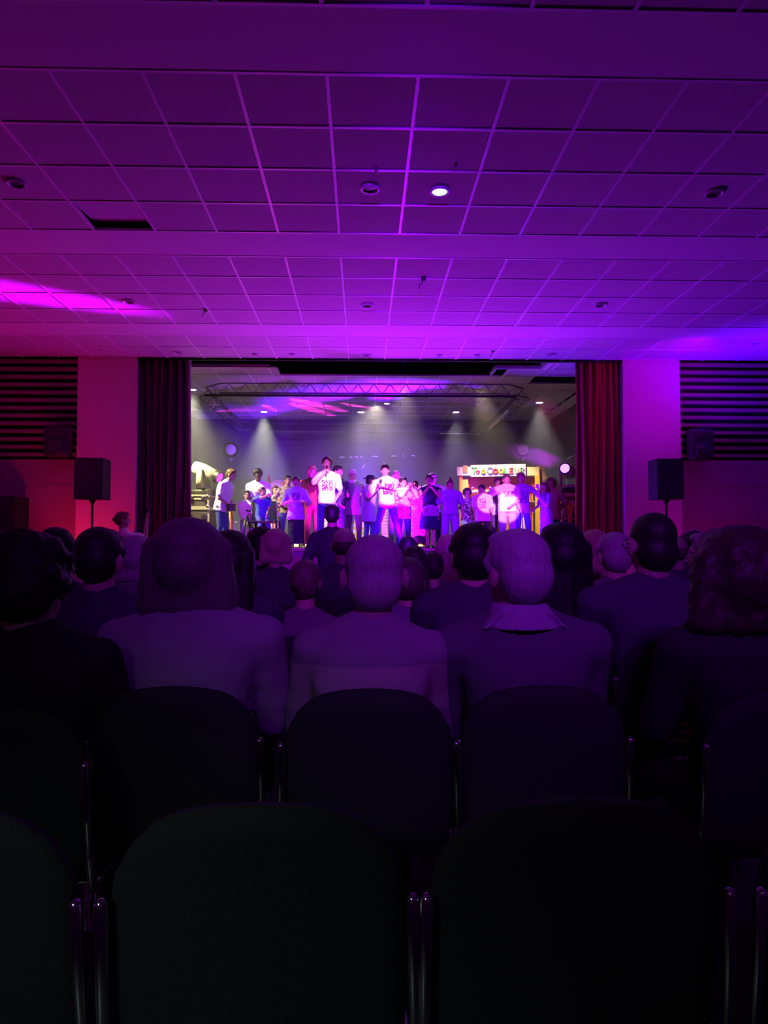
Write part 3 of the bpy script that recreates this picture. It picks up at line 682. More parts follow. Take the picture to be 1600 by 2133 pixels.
# ================================================================== painted scenery behind the performers
def board(px0, px1, py0, py1, Y, material, label, name='painted_board', cat='scenery', arch=False, foot=True):
    x0, x1 = X_(px0, Y), X_(px1, Y); z0, z1 = max(SF, Z_(py1, Y)), Z_(py0, Y); wd = x1-x0; h = z1-z0
    t = thing(name, label, cat, ((x0+x1)/2, Y, z0))
    if arch: pts = [(-wd/2, 0), (wd/2, 0)]+[(wd/2*math.cos(a*PI/10), h*0.55+h*0.45*math.sin(a*PI/10)) for a in range(11)]
    else:
        r = min(wd, h)*0.3; pts = []
        for cx, cz, a0 in ((wd/2-r, r, -90), (wd/2-r, h-r, 0), (-wd/2+r, h-r, 90), (-wd/2+r, r, 180)):
            pts += [(cx+r*math.cos(math.radians(a0+k*22.5)), cz+r*math.sin(math.radians(a0+k*22.5))) for k in range(5)]
    MB().prism(pts, -0.02, 0.02).obj('panel', material, t)
    if z0 > SF+0.05:
        for s in (-1, 1): MB().box(s*wd*0.4-0.02, s*wd*0.4+0.02, 0.02, 0.06, SF-z0, h*0.6).obj('leg', mat('strut_wood', (0.5, 0.35, 0.2), 0.7), t)
    else:
        MB().box(-wd*0.3, wd*0.3, 0.02, 0.12, 0, 0.03).obj('foot', mat('strut_wood', (0.5, 0.35, 0.2), 0.7), t)
    return t
COL5 = [(0.92, 0.92, 0.88), (0.10, 0.45, 0.75), (0.95, 0.78, 0.05), (0.92, 0.92, 0.88), (0.90, 0.86, 0.4), (0.15, 0.6, 0.7), (0.95, 0.85, 0.2)]
board(563, 642, 1000, 1046, 14.2, patches(COL5, 15.0), 'wide board with yellow, blue and white painted patches behind the left group')
board(736, 772, 1068, 1140, 13.7, patterned((0.93, 0.92, 0.85), (0.85, 0.70, 0.05), 3.0, 0.6, 'swirl'), 'white painted flat with yellow swirls seen between two performers', arch=True)
board(657, 668, 1062, 1140, 13.5, patterned((0.92, 0.80, 0.85), (0.7, 0.4, 0.5), 5, 0.65, 'swirl'), 'narrow pale flat behind the tall singer')
board(795, 815, 1060, 1140, 13.8, patterned((0.9, 0.45, 0.15), (0.92, 0.85, 0.7), 5, 0.5, 'swirl'), 'orange and white painted flat behind the wide-legged singer')
board(676, 698, 1058, 1140, 14.0, patterned((0.93, 0.93, 0.8), (0.8, 0.7, 0.1), 4, 0.6, 'swirl'), 'pale yellow flat behind the tall singer and the sequin dress')
board(855, 885, 1030, 1140, 13.6, patterned((0.93, 0.80, 0.30), (0.85, 0.25, 0.06), 3.4, 0.62, 'swirl'), 'yellow flat with orange swirling lines behind the trumpet player', arch=True)
board(1040, 1062, 1085, 1140, 14.3, mat('orange_paint', (0.85, 0.35, 0.08), 0.7), 'low orange flat at the booth front', arch=True)
# yellow easel behind
t = thing('wooden_easel', 'yellow wooden upright sticking up behind the colourful board', 'easel', (X_(560, 14.4), 14.4, SF))
hh = Z_(992, 14.4)-SF
YP = mat('yellow_wood', (0.9, 0.65, 0.08), 0.6)
for a, b in (((-0.0, 0, hh), (-0.05, 0, 0)), ((0.0, 0.02, hh*0.95), (0.25, 0.0, 0)), ((0, 0.03, hh*0.9), (0.1, 0.35, 0))): MB().cap(Vector(a)-Vector((0, 0, 0.0)), Vector(b)+Vector((0, 0, 0.02)), 0.022, seg=6).obj('leg', YP, t)

# ================================================================== flight cases and moving heads
CASE = mat('case_laminate', (0.10, 0.08, 0.09), 0.45, 0.1, 100)
def flight_case(name, label, x0, x1, y0, y1, z0, z1, stacked=False):
    t = thing(name, label, 'flight case', ((x0+x1)/2, (y0+y1)/2, z0)); w_ = (x1-x0)/2; d = (y1-y0)/2; h = z1-z0
    wh = 0.10 if not stacked else 0.0
    MB().box(-w_+0.008, w_-0.008, -d+0.008, d-0.008, wh, h-0.008).obj('body', CASE, t)
    e = MB()
    for sx in (-1, 1):
        for sy in (-1, 1): e.box(min(sx*w_, sx*(w_-0.03)), max(sx*w_, sx*(w_-0.03)), min(sy*d, sy*(d-0.03)), max(sy*d, sy*(d-0.03)), wh, h)
        for z in (wh, h-0.03): e.box(min(sx*w_, sx*(w_-0.03)), max(sx*w_, sx*(w_-0.03)), -d, d, z, z+0.03)
    for sy in (-1, 1):
        for z in (wh, h-0.03, h*0.62): e.box(-w_, w_, min(sy*d, sy*(d-0.03)), max(sy*d, sy*(d-0.03)), z, z+0.03)
    e.obj('edge_profile', mat('case_edge', (0.80, 0.76, 0.66), 0.35, 0, 1, 0.6, 0.4), t)
    for sx in (-1, 1):
        for sz in (wh+0.03, h-0.03):
            MB().ell((sx*(w_-0.02), -d+0.01, sz), (0.035, 0.03, 0.035), seg=10, rn=6).obj('corner_ball', ALU, t, smooth=True)
        l = MB().box(sx*w_*0.55-0.045, sx*w_*0.55+0.045, -d-0.012, -d+0.004, h*0.72, h*0.88).obj('latch', ALU, t, bevel=0.004)
        MB().cap((sx*w_*0.55-0.02, -d-0.02, h*0.78), (sx*w_*0.55+0.02, -d-0.02, h*0.82), 0.008, seg=6).obj('twist', CHROME, l)
    if wh:
        for sx in (-1, 1):
            for sy in (-1, 1): MB().cyl((sx*(w_-0.08)-0.02, sy*(d-0.08), 0.05), (sx*(w_-0.08)+0.02, sy*(d-0.08), 0.05), 0.05, seg=12).obj('castor', PLBLK, t)
    return t
yc = 13.1
zA = Z_(1030, 12.8); zM = Z_(1058, 12.8)
flight_case('flight_case', 'black flight case with metal edges at the left of the stage, lower one', X_(390, yc), X_(443, yc), 12.8, 13.5, SF, zM)
flight_case('flight_case', 'black flight case with bright latches stacked under the left moving light', X_(394, yc), X_(442, yc), 12.8, 13.5, zM, zA, True)
flight_case('flight_case', 'dark flight case behind the yellow cloth at the right of the stage', X_(1164, yc), X_(1203, yc), 12.9, 13.6, SF, Z_(1046, 12.9))
flight_case('flight_case', 'dark flight case stacked under the right moving light', X_(1167, yc), X_(1205, yc), 12.9, 13.6, Z_(1046, 12.9), Z_(1027, 12.9), True)
def moving_head(base, label, aim, s=1.0, lens=(0.5, 0.05, 1.0), lstr=6.0, shell=(0.36, 0.36, 0.33)):
    b = Vector(base); t = thing('moving_head_light', label, 'stage light', b)
    sh = mat('shell_plastic', shell, 0.35, 0, 1, 0.5); a = Vector(aim).normalized(); flat = Vector((a.x, a.y, 0)).normalized(); side = Vector((-flat.y, flat.x, 0))
    MB().loft([((0, 0, 0), 0.19*s, 0.17*s), ((0, 0, 0.03*s), 0.20*s, 0.18*s), ((0, 0, 0.10*s), 0.19*s, 0.17*s), ((0, 0, 0.13*s), 0.12*s, 0.12*s)], 24, 5).obj('base', PLBLK, t, smooth=False, bevel=0.006)
    for q in (-1, 1):
        MB().tube([side*q*0.14*s+flat*0.10*s+Vector((0, 0, 0.05*s)), side*q*0.24*s+flat*0.10*s+Vector((0, 0, 0.08*s)), side*q*0.24*s-flat*0.10*s+Vector((0, 0, 0.08*s)), side*q*0.14*s-flat*0.10*s+Vector((0, 0, 0.05*s))], 0.012*s, 6).obj('handle', ALU, t, smooth=True)
    zp_ = 0.46*s
    yk = MB().loft([((0, 0, 0.12*s), 0.15*s, 0.07*s, side, flat), ((0, 0, 0.20*s), 0.16*s, 0.06*s, side, flat)], 16, 3).obj('yoke', sh, t, smooth=True)
    for q in (-1, 1):
        c = side*q*0.165*s
        MB().loft([(c+Vector((0, 0, 0.14*s)), 0.03*s, 0.075*s, side, flat), (c+Vector((0, 0, 0.3*s)), 0.035*s, 0.065*s, side, flat), (c+Vector((0, 0, zp_+0.05*s)), 0.028*s, 0.05*s, side, flat)], 12, 3).obj('yoke_arm', sh, t, smooth=True)
    o = Vector((0, 0, zp_)); u = side; v = u.cross(a)
    MB().loft([(o-a*0.24*s, 0.08*s, 0.08*s, u, v), (o-a*0.21*s, 0.115*s, 0.12*s, u, v), (o-a*0.05*s, 0.125*s, 0.135*s, u, v), (o+a*0.12*s, 0.115*s, 0.12*s, u, v), (o+a*0.32*s, 0.10*s, 0.10*s, u, v)], 20, 2.6).obj('lamp_head', sh, t, smooth=True)
    MB().loft([(o+a*0.27*s, 0.112*s, 0.112*s, u, v), (o+a*0.355*s, 0.118*s, 0.118*s, u, v)], 24, 2).obj('lens_ring', PLBLK, t, smooth=False)
    MB().ell(o+a*0.35*s, (0.095*s, 0.095*s, 0.028*s), a.to_track_quat('Z', 'Y').to_matrix(), 20, 8).obj('lens', mat('lens_glow', (0.1, 0.02, 0.2), 0.1, emis=lens, estr=lstr), t, smooth=True)
    return b+o+a*0.40*s
xm = X_(424, 13.1)
mh1 = moving_head((xm, 13.12, zA), 'white moving-head light on the stacked cases, left of stage, tipped down to the right', (0.80, -0.28, -0.34), 0.98, (0.6, 0.02, 1.0), 3.0)
mh2 = moving_head((X_(1186, 13.2), 13.2, Z_(1027, 12.9)), 'moving-head light with a glowing violet lens beside the right curtain', (-0.45, -0.85, 0.10), 0.92, (0.35, 0.08, 1.0), 7.0, (0.55, 0.48, 0.40))
mh3 = moving_head((X_(1165, 14.1), 14.1, SF+0.72), 'moving-head light behind the other one, right of the booth', (-0.85, -0.3, 0.22), 0.95, (0.2, 0.05, 0.3), 0.5, (0.55, 0.48, 0.40))
flight_case('flight_case', 'low dark case carrying the rear moving light right of the booth', X_(1153, 14.1), X_(1183, 14.1), 13.8, 14.4, SF, SF+0.72)
mh4 = None
# beams that graze the hall ceiling and the stage ceiling
d_ = Vector((-4.5, 8.0, HC))
light('ceiling_beam', 'SPOT', (mh2.x-0.02, mh2.y-0.05, mh2.z+0.05), 60000, (0.55, 0.0, 1.0), (-4.6, 8.55, HC), 0.14, 5.0, 0.2)
src = (X_(440, 13.3), 13.45, CZ+2.45)  # unseen source by the truss, added for the coloured shapes on the stage ceiling
for px, py, cone, e, col in ((650, 841, 7.5, 4500, (1.0, 0.02, 0.6)), (640, 850, 6.0, 4500, (1.0, 0.02, 0.6)), (740, 845, 2.6, 9000, (1.0, 0.03, 0.5)), (560, 849, 3.6, 3500, (0.6, 0.03, 1.0)), (470, 851, 4.0, 700, (0.35, 0.02, 1.0))):
    d = fw*F + rt2*(px-800) - up2*(py-1066.5); k = (HC-CZ)/d.z
    light('ceiling_beam', 'SPOT', src, e, col, (d.x*k, d.y*k, HC), 0.008, cone, 0.1)
# yellow cloth over the right case
x0, x1 = X_(1172, 12.88), X_(1200, 12.88); zt = Z_(1050, 12.88)
m = MB(); nx, nz = 16, 14; vs = []; fs = []
for j in range(nz+1):
    for i in range(nx+1):
        u = i/nx; v = j/nz; dropz = 0.06+0.52*max(0, 1-abs(u-0.62)*3.2)**1.2
        vs.append((x0+(x1-x0)*u*(1-0.12*v), 12.885-0.02*math.sin(u*19+v*2)-0.012*v, zt+0.01*math.sin(u*9)-dropz*v))
for j in range(nz):
    for i in range(nx): q = j*(nx+1)+i; fs.append((q, q+1, q+nx+2, q+nx+1))
m.v = vs; m.f = fs; o = m.obj('yellow_cloth', cloth((0.85, 0.62, 0.10)), None, smooth=True); s = o.modifiers.new('s', 'SOLIDIFY'); s.thickness = 0.012; o['_s'] = 1; BAKE.append(o)
tag(o, 'yellow cloth hanging over the edge of the dark case beside the right curtain', 'cloth')
# stair rail at the right wall
t = thing('hand_rail', 'thin metal hand rail rising behind the right moving light', 'rail', (X_(1183, 14.6), 14.6, SF))
zz = Z_(956, 14.6)-SF
for dx in (0, 0.28): MB().cap((dx, 0, 0.01), (dx, 0, zz+dx*0.45), 0.014, seg=8).obj('post', ALU, t, smooth=True)
for dz in (0, 0.17): MB().cap((0, 0, zz-dz), (0.5, 0.0, zz-dz+0.22), 0.014, seg=8).obj('rail_bar', ALU, t, smooth=True)

# left: orange bar stool, red crate, guitar stand
ORW = mat('orange_wood', (0.80, 0.36, 0.12), 0.5, 0.1, 30)
def frame_stool(name, px0, px1, py0, Y, label, m_, seat=True):
    x0, x1 = X_(px0, Y), X_(px1, Y); h = Z_(py0, Y)-SF; w_ = (x1-x0)/2; t = thing(name, label, 'stool', ((x0+x1)/2, Y, SF))
    MB().box(-w_, w_, -w_, w_, h-0.04, h).obj('seat', m_, t, bevel=0.008)
    for sx in (-1, 1):
        for sy in (-1, 1): MB().cap((sx*w_*0.8, sy*w_*0.8, h-0.04), (sx*w_*1.05, sy*w_*1.05, 0.02), 0.022, 0.018, 8).obj('leg', m_, t, smooth=True)
    for sy in (-1, 1): MB().cap((-w_*0.98, sy*w_*0.98, h*0.4), (w_*0.98, sy*w_*0.98, h*0.4), 0.012, seg=6).obj('rung', m_, t)
frame_stool('bar_stool', 455, 484, 1061, 13.3, 'orange wooden high stool behind the man in profile', ORW)
t = thing('storage_crate', 'red plastic crate on the stage floor under the orange stool', 'crate', (X_(461, 13.3), 13.3, SF))
REDP = mat('red_plastic', (0.75, 0.03, 0.02), 0.4)
for k in range(2):
    MB().box(-0.07, 0.07, -0.07, 0.07, 0.02+0.13*k, 0.12+0.13*k).obj('tray', REDP, t, bevel=0.008)
MB().box(-0.06, 0.06, -0.06, 0.06, 0, 0.27).obj('core', ORW, t)
t = thing('guitar_stand', 'small red and white instrument stand left of the seated man', 'stand', (X_(489, 13.4), 13.4, SF))
for a, b in (((-0.12, 0, 0.01), (0, 0, 0.22)), ((0.13, 0, 0.01), (0, 0, 0.22)), ((0, 0.12, 0.01), (0, 0, 0.22)), ((0, 0, 0.22), (-0.02, 0, 0.46)), ((-0.02, 0, 0.46), (0.03, 0, 0.48)), ((-0.08, -0.02, 0.17), (0.1, -0.02, 0.17))):
    MB().cap(a, b, 0.011, seg=6).obj('tube', REDP if a[2] < 0.2 else ALU, t, smooth=True)
# floor spotlight at the stage lip and two small footlights
def floor_par(px, Y, r, label, glow):
    t = thing('floor_spotlight', label, 'stage light', (X_(px, Y), Y, SF))
    MB().box(-r*0.9, r*0.9, -0.1, 0.1, 0, 0.02).obj('foot', PLBLK, t, bevel=0.004)
    for s in (-1, 1): MB().box(s*r*1.05-0.01, s*r*1.05+0.01, -0.02, 0.02, 0.0, r*1.15).obj('bracket', PLBLK, t)
    a = Vector((0.05, -0.55, 0.62)).normalized(); u = Vector((1, 0, 0)); v = u.cross(a)
    o = Vector((0, 0.02, r*1.1))
    MB().loft([(o-a*r*1.0, r*0.5, r*0.5, u, v), (o-a*r*0.7, r*0.85, r*0.85, u, v), (o+a*r*0.45, r, r, u, v)], 20, 2).obj('housing', PLBLK, t, smooth=False)
    MB().loft([(o+a*r*0.45, r*0.86, r*0.86, u, v), (o+a*r*0.52, r*0.84, r*0.84, u, v)], 20, 2).obj('lens', mat('dark_glass', (0.03, 0.02, 0.05), 0.1), t)
    MB().ell((0.02, -r*0.75, 0.05), (0.045, 0.02, 0.016)).obj('indicator', mat('orange_glow', (0.9, 0.5, 0.2), 0.4, emis=(1.0, 0.45, 0.12), estr=4.0), t, smooth=True)
floor_par(873, 12.02, 0.105, 'round black floor spotlight with a small orange glow at the stage edge', 1)
for px, lab in ((618, 'small yellow footlight on the stage edge beside the black skirt'), (641, 'small yellow footlight on the stage edge below the blond woman')):
    t = thing('foot_light', lab, 'stage light', (X_(px, 12.1), 12.1, SF)); r = 0.055
    MB().box(-r, r, -r*0.8, r*0.8, 0, 0.025).obj('foot', CHROME, t, bevel=0.005)
    MB().loft([((0, 0.0, 0.02), r*0.8, r*0.7), ((0, 0, 0.06), r, r*0.85), ((0, 0, 0.085), r*0.8, r*0.7)], 16, 3).obj('housing', CHROME, t, smooth=True)
    MB().box(-r*0.7, r*0.7, -r*0.92, -r*0.8, 0.03, 0.075).obj('lens', mat('yellow_glow', (0.9, 0.7, 0.2), 0.4, emis=(1.0, 0.62, 0.08), estr=2.2), t, bevel=0.003)
light('centre_blue_wash', 'SPOT', (X_(875, 12.1), 12.25, SF+0.3), 9500, (0.16, 0.0, 1.0), (X_(810, 15), 16.8, HC), 0.05, 84, 0.9)
light('centre_purple_wash', 'SPOT', (X_(690, 12.1), 12.2, SF+0.3), 1100, (0.42, 0.0, 1.0), (X_(700, 15), 16.2, HC), 0.05, 110, 0.8)

# ================================================================== people
def ik(a, b, l1, l2, hint):
    """middle joint of a two-bone chain from a towards b, bent towards hint; returns joint, end"""
    d = b-a; L = d.length; mx = (l1+l2)*0.995
    if L > mx: b = a+d*(mx/L); d = b-a; L = mx
    L = max(L, abs(l1-l2)+0.02); n = d.normalized()
    c = (l1*l1+L*L-l2*l2)/(2*L); h = math.sqrt(max(0, l1*l1-c*c))
    hv = hint-n*hint.dot(n); hv = hv.normalized() if hv.length > 1e-5 else n.orthogonal()
    return a+n*c+hv*h, b
def hand(mb, wrist, elbow, s, palmn, grip=False):
    """palm, four unequal bent fingers and a thumb leaving the side of the palm"""
    f = (wrist-elbow).normalized(); n = palmn-f*palmn.dot(f)
    n = n.normalized() if n.length > 1e-4 else f.orthogonal().normalized()
    sd = f.cross(n)
    for k in (-1, 0, 1): mb.cap(wrist+sd*k*0.012*s, wrist+f*0.075*s+sd*k*0.025*s, 0.015*s, 0.0135*s, 8)
    for k, L in ((-1.5, 0.062), (-0.5, 0.074), (0.5, 0.070), (1.5, 0.054)):
        p0 = wrist+f*0.085*s+sd*k*0.021*s; bend = 1.15 if grip else 0.28
        d1 = (f*math.cos(bend*0.6)+n*math.sin(bend*0.6)+sd*k*0.09).normalized(); d2 = (f*math.cos(bend*1.6)+n*math.sin(bend*1.6)+sd*k*0.10).normalized()
        p1 = p0+d1*L*0.55*s; p2 = p1+d2*L*0.5*s
        mb.cap(p0, p1, 0.0088*s, 0.008*s, 7); mb.cap(p1, p2, 0.008*s, 0.007*s, 7)
    t0 = wrist+f*0.025*s-sd*0.03*s; t1 = t0+(f*0.6-sd*0.75+n*0.25).normalized()*0.036*s; t2 = t1+(f*0.9-sd*0.25+n*0.35).normalized()*0.032*s
    mb.cap(t0, t1, 0.012*s, 0.0095*s, 7); mb.cap(t1, t2, 0.0095*s, 0.008*s, 7)

def person(label, px, top, Y, rot=0.0, floor=SF, hx=None, group=None, skinc=(0.62, 0.40, 0.32), hair=('short', (0.05, 0.03, 0.02)),
           topw=('tshirt', (0.75, 0.75, 0.75)), bottom=('trousers', (0.05, 0.07, 0.2)), ha=None, hb=None, ga=False, gb=False, feet=None, stance=0.07,
           build=1.0, hs=1.0, head=(0, 0, 0), lean=0.0, seated=None, knees=None, vox=0.010, mats=None, shoes=(0.03, 0.03, 0.03), glasses=False, hem=0.50,
           face=True, sleeve=None, loose=1.0, necklace=False, elbow=None, away=False, apron=None, shw=1.0, seat_h=0.45, scarf=None, legsY=-0.42, nape=0.0, headw=1.0):
    hx = px if hx is None else hx
    zt = Z_(top, Y, px); Xb = X_(px, Y, top)
    if seated:
        hipz = seat_h+0.09; H = (zt-floor-hipz)/0.475
    else: H = (zt-floor)/1.0; hipz = 0.525*H
    if bottom[0] in ('skirt', 'none'): stance = min(stance, 0.035)
    if lean and not seated: H = H/(0.525+0.475*math.cos(lean)); hipz = 0.525*H
    t = thing('person', label, 'person', (Xb, Y, floor), rot, group)
    Ri = Matrix.Rotation(-rot, 3, 'Z')
    def W(p): return Ri @ (Vector(p)-Vector((Xb, Y, floor)))
    s = (0.42*1.62+0.58*H)*hs/1.70    # head scale, 1 = adult head of a 1.70 m figure
    B = build*H
    pel = Vector((0, 0, hipz))
    side = (X_(hx, Y, top)-Xb)
    sidel = Ri @ Vector((side, 0, 0))
    def up_(h):      # point at height h*H above the pelvis along the (leaning) spine
        v = Vector((0, -math.sin(lean)*h*H, math.cos(lean)*h*H)); k = h/0.475
        return pel+v+sidel*(k*k*0.5+k*0.5)
    sh = 0.285-0.0; chest, neck = up_(0.215), up_(0.305)
    headc = up_(0.475)-Vector((0, 0, 0.112*s)) + (Matrix.Rotation(0, 3, 'Z') @ Vector((0, -0.012*s, 0)))
    shz = up_(0.264)
    spine_ax = (up_(0.3)-pel).normalized(); yax = Vector((1, 0, 0)).cross(spine_ax)*-1
    yax = Vector((0, 1, 0)) - spine_ax*spine_ax.y; yax.normalize(); xax = Vector((1, 0, 0))-spine_ax*spine_ax.x; xax.normalize()
    SW = 0.108*B*shw
    shl = [shz-xax*SW, shz+xax*SW]
    HR = Euler((head[1], head[2], head[0])).to_matrix()    # yaw, nod, tilt
    # ---- limbs
    arms = []
    for i, (tg, sg) in enumerate(((ha, -1), (hb, 1))):
        if tg is None:
            end = shl[i]+Vector((sg*0.045*H, -0.02*H, -0.305*H))
            if seated: end = up_(0.03)+Vector((sg*0.07*H, -0.20*H, 0.03*H))
        else: end = W(at(tg[0], tg[1], Y+tg[2]))
        hint = Vector((sg*0.5, 0.4, -0.6))
        if elbow and elbow[i] is not None: hint = Ri @ Vector(elbow[i])
        e, wv = ik(shl[i], end, 0.172*H, 0.152*H, hint); arms.append((shl[i], e, wv))
    legs = []
    for i, sg in enumerate((-1, 1)):
        hp = pel+Vector((sg*0.05*B, 0, -0.01*H))
        if seated:
            kn = Vector((sg*0.09, hp.y-0.245*H, hipz-0.02)); 
            an = Vector((sg*0.10, legsY, 0.07*H*0.5+0.03))
            kn, an = ik(hp, an, 0.245*H, 0.24*H, Vector((0, -1, 0.9)))
        else:
            fx = stance*H*sg; fy = 0.0
            if feet and feet[i] is not None: q = Ri @ Vector((feet[i][0]*H, feet[i][1]*H, 0)); fx, fy = q.x, q.y
            an = Vector((fx, fy+0.01, 0.045*H)); 
            ll = max(0.225*H, min(0.245*H, (hp-an).length*0.503)); kn, an = ik(hp, an, ll, ll, Vector((sg*0.15, -1, 0)))
            an.z = max(an.z, 0.04*H)
        legs.append((hp, kn, an))
    # ---- body: one continuous surface
    b = MB()
    hc = headc
    def he(off, r, seg=12, rn=8): b.ell(hc+HR @ (Vector(off)*s), tuple(q*s for q in r), HR, seg, rn)
    he((0, 0.010, 0.022), (0.074*headw, 0.094, 0.088), 16, 12); he((0, -0.022, -0.045), (0.056*headw, 0.066, 0.064), 14, 10); he((0, -0.062, -0.085), (0.024, 0.024, 0.022))
    he((0, -0.098, -0.022), (0.013, 0.020, 0.020)); he((0, -0.086, 0.0), (0.010, 0.016, 0.030)); he((0, -0.082, 0.022), (0.045, 0.014, 0.010)); he((0, -0.083, -0.060), (0.022, 0.012, 0.009))
    for q in (-1, 1): he((q*(0.084 if hair[0] == 'buzz' else 0.078)*headw, 0.012, -0.012), (0.012, 0.021, 0.034))
    nb = up_(0.285)
    b.cap(nb-spine_ax*0.02, hc+HR @ Vector((0, 0.012*s, -0.045*s)), 0.062*s*build**.5, 0.054*s*build**.5, 12)
    def torso(m, ease, low, secs=None, up=0.0):
        R = [(-0.02, .086, .066), (0.05, .084, .064), (0.10, .078, .060), (0.16, .086, .066), (0.215, .098, .070), (0.262, .102*shw, .060), (0.288, .070*shw, .046)]
        L = []
        for h, rx, ry in R:
            if h < low-1e-4: continue
            L.append((up_(h), rx*B+ease, ry*B+ease, xax, yax))
        h0 = low
        if low < -0.02: L.insert(0, (up_(low), .090*B+ease*1.3, .068*B+ease*1.3, xax, yax))
        m.loft(L, 20, 2.5)
    torso(b, -0.004, -0.02)
    for (a, e, wv), n_, g, sg in zip(arms, (0, 1), (ga, gb), (-1, 1)):
        b.cap(a, e, 0.028*B, 0.022*H*build**.5, 10); b.cap(e, wv, 0.0215*H*build**.5, 0.0155*H, 10)
        pn = Vector((-sg, 0.1, 0)) if (wv-a).z < -0.15*H else Vector((-sg*0.3, -1, 0.1))
        hand(b, wv, e, s*0.97, pn, g)
    for (hp, kn, an) in legs:
        b.cap(hp, kn, 0.046*B, 0.030*H*build**.5, 10); b.cap(kn, an, 0.030*H*build**.5, 0.020*H, 10)
        b.cap(an+Vector((0, 0.02, -0.012*H)), an+Vector((0, -0.085*H, -0.025*H)), 0.018*H, 0.015*H, 8)
    soft(b, 'body', skin(skinc), t, vox, 3, 0.45)
    # ---- face
    def part(name, m, build_, smooth=True, **k):
        q = MB(); build_(q); return q.obj(name, m, t, smooth=smooth)
    if face:
        for q in (-1, 1):
            part('eye', mat('eye', (0.75, 0.72, 0.70), 0.2), lambda m_: m_.ell(hc+HR @ (Vector((q*0.030, -0.088, 0.004))*s), (0.011*s, 0.007*s, 0.0065*s), HR, 10, 6))
            part('iris', mat('iris', (0.03, 0.015, 0.01), 0.1), lambda m_: m_.ell(hc+HR @ (Vector((q*0.030, -0.0945, 0.004))*s), (0.005*s, 0.003*s, 0.005*s), HR, 8, 6))
            part('eyebrow', hairm(tuple(c*0.8 for c in hair[1])), lambda m_: m_.cap(hc+HR @ (Vector((q*0.016, -0.094, 0.024))*s), hc+HR @ (Vector((q*0.046, -0.084, 0.026))*s), 0.0035*s, 0.0025*s, 6))
        part('mouth', mat('lips', (0.45, 0.12, 0.12), 0.4), lambda m_: m_.ell(hc+HR @ (Vector((0, -0.0945, -0.060))*s), (0.022*s, 0.006*s, 0.007*s), HR, 10, 6))
    if glasses:
        g = MB()
        for q in (-1, 1):
            pts = [hc+HR @ (Vector((q*0.032+0.021*math.cos(a), -0.104, 0.003+0.018*math.sin(a)))*s) for a in np.linspace(0, 2*PI, 13)]
            g.tube(pts, 0.0022*s, 5); g.tube([hc+HR @ (Vector((q*0.052, -0.102, 0.008))*s), hc+HR @ (Vector((q*0.080*headw, -0.02, 0.008))*s), hc+HR @ (Vector((q*0.080*headw, 0.02, 0.0))*s)], 0.0025*s, 5)
        g.tube([hc+HR @ (Vector((-0.012, -0.108, 0.006))*s), hc+HR @ (Vector((0.012, -0.108, 0.006))*s)], 0.002*s, 5)
        g.obj('glasses', mat('glasses_frame', (0.05, 0.05, 0.05), 0.15, 0, 1, 0.8), t, smooth=True)
    # ---- hair
    style, hcol = hair[0], hair[1]
    def hp_(m_, off, r, seg=14, rn=10): m_.ell(hc+HR @ (Vector(off)*s), tuple(q*s for q in r), HR, seg, rn)
    def hcap(m_, o1, o2, r1, r2): m_.cap(hc+HR @ (Vector(o1)*s), hc+HR @ (Vector(o2)*s), r1*s, r2*s, 10)
    def hv_(m_, o1, o2, r1, r2):   # hangs straight down whatever the head does
        m_.cap(hc+HR @ (Vector(o1)*s), hc+HR @ (Vector(o1)*s)+Vector(o2)*s-Vector(o1)*s, r1*s, r2*s, 10)
    hm_ = MB(); disp = 0.003
    if style != 'none':
        if style == 'buzz': hp_(hm_, (0, 0.020, 0.036), (0.080*headw, 0.093, 0.082)); hp_(hm_, (0, 0.050, -0.025), (0.074*headw, 0.064, 0.075)); disp = 0.0
        elif style == 'bald': hp_(hm_, (0, 0.045, -0.012), (0.078*headw, 0.070, 0.055)); disp = 0.003
        else:
            hp_(hm_, (0, 0.020, 0.044), (0.086*headw, 0.100, 0.082)); hp_(hm_, (0, 0.058, -0.005), (0.080*headw, 0.068, 0.080))
            hp_(hm_, (0, -0.042, 0.088), (0.060*headw, 0.046, 0.032)); hcap(hm_, (-0.074*headw, -0.02, 0.03), (-0.072*headw, -0.01, 0.0), 0.018, 0.010); hcap(hm_, (0.074*headw, -0.02, 0.03), (0.072*headw, -0.01, 0.0), 0.018, 0.010)
        if style in ('long', 'longer'):
            L_ = -0.20 if style == 'long' else -0.34
            for q in (-0.06, -0.03, 0, 0.03, 0.06): hv_(hm_, (q, 0.07-abs(q)*0.3, 0.02), (q*1.25, 0.10-abs(q)*0.3, L_), 0.045, 0.028)
            for q in (-1, 1): hv_(hm_, (q*0.074, 0.005, 0.03), (q*0.09, -0.02, L_*0.75), 0.026, 0.018)
        if style == 'bob':
            for q in (-0.085, -0.06, -0.035, -0.012, 0.012, 0.035, 0.06, 0.085): hv_(hm_, (q*0.9, 0.055-abs(q)*0.35, 0.03), (q*1.12, 0.050-abs(q)*0.35, -0.118), 0.050, 0.042)
            for q in (-1, 1): hv_(hm_, (q*0.078, 0.0, 0.04), (q*0.112, -0.01, -0.10), 0.036, 0.030)
            hp_(hm_, (0, 0.02, 0.045), (0.100, 0.100, 0.082))
        if style == 'curly':
            rr = random.Random(int(px*7+top))
            for k in range(46):
                a = rr.uniform(0, 2*PI); e = rr.uniform(-0.7, 1.5); p = Vector((math.cos(a)*math.cos(e)*0.085*headw, math.sin(a)*math.cos(e)*0.090+0.03, math.sin(e)*0.085+0.025))
                if p.y < -0.035 and p.z < 0.07: continue
                hp_(hm_, p, (0.026, 0.026, 0.026), 8, 6)
            disp = 0.012
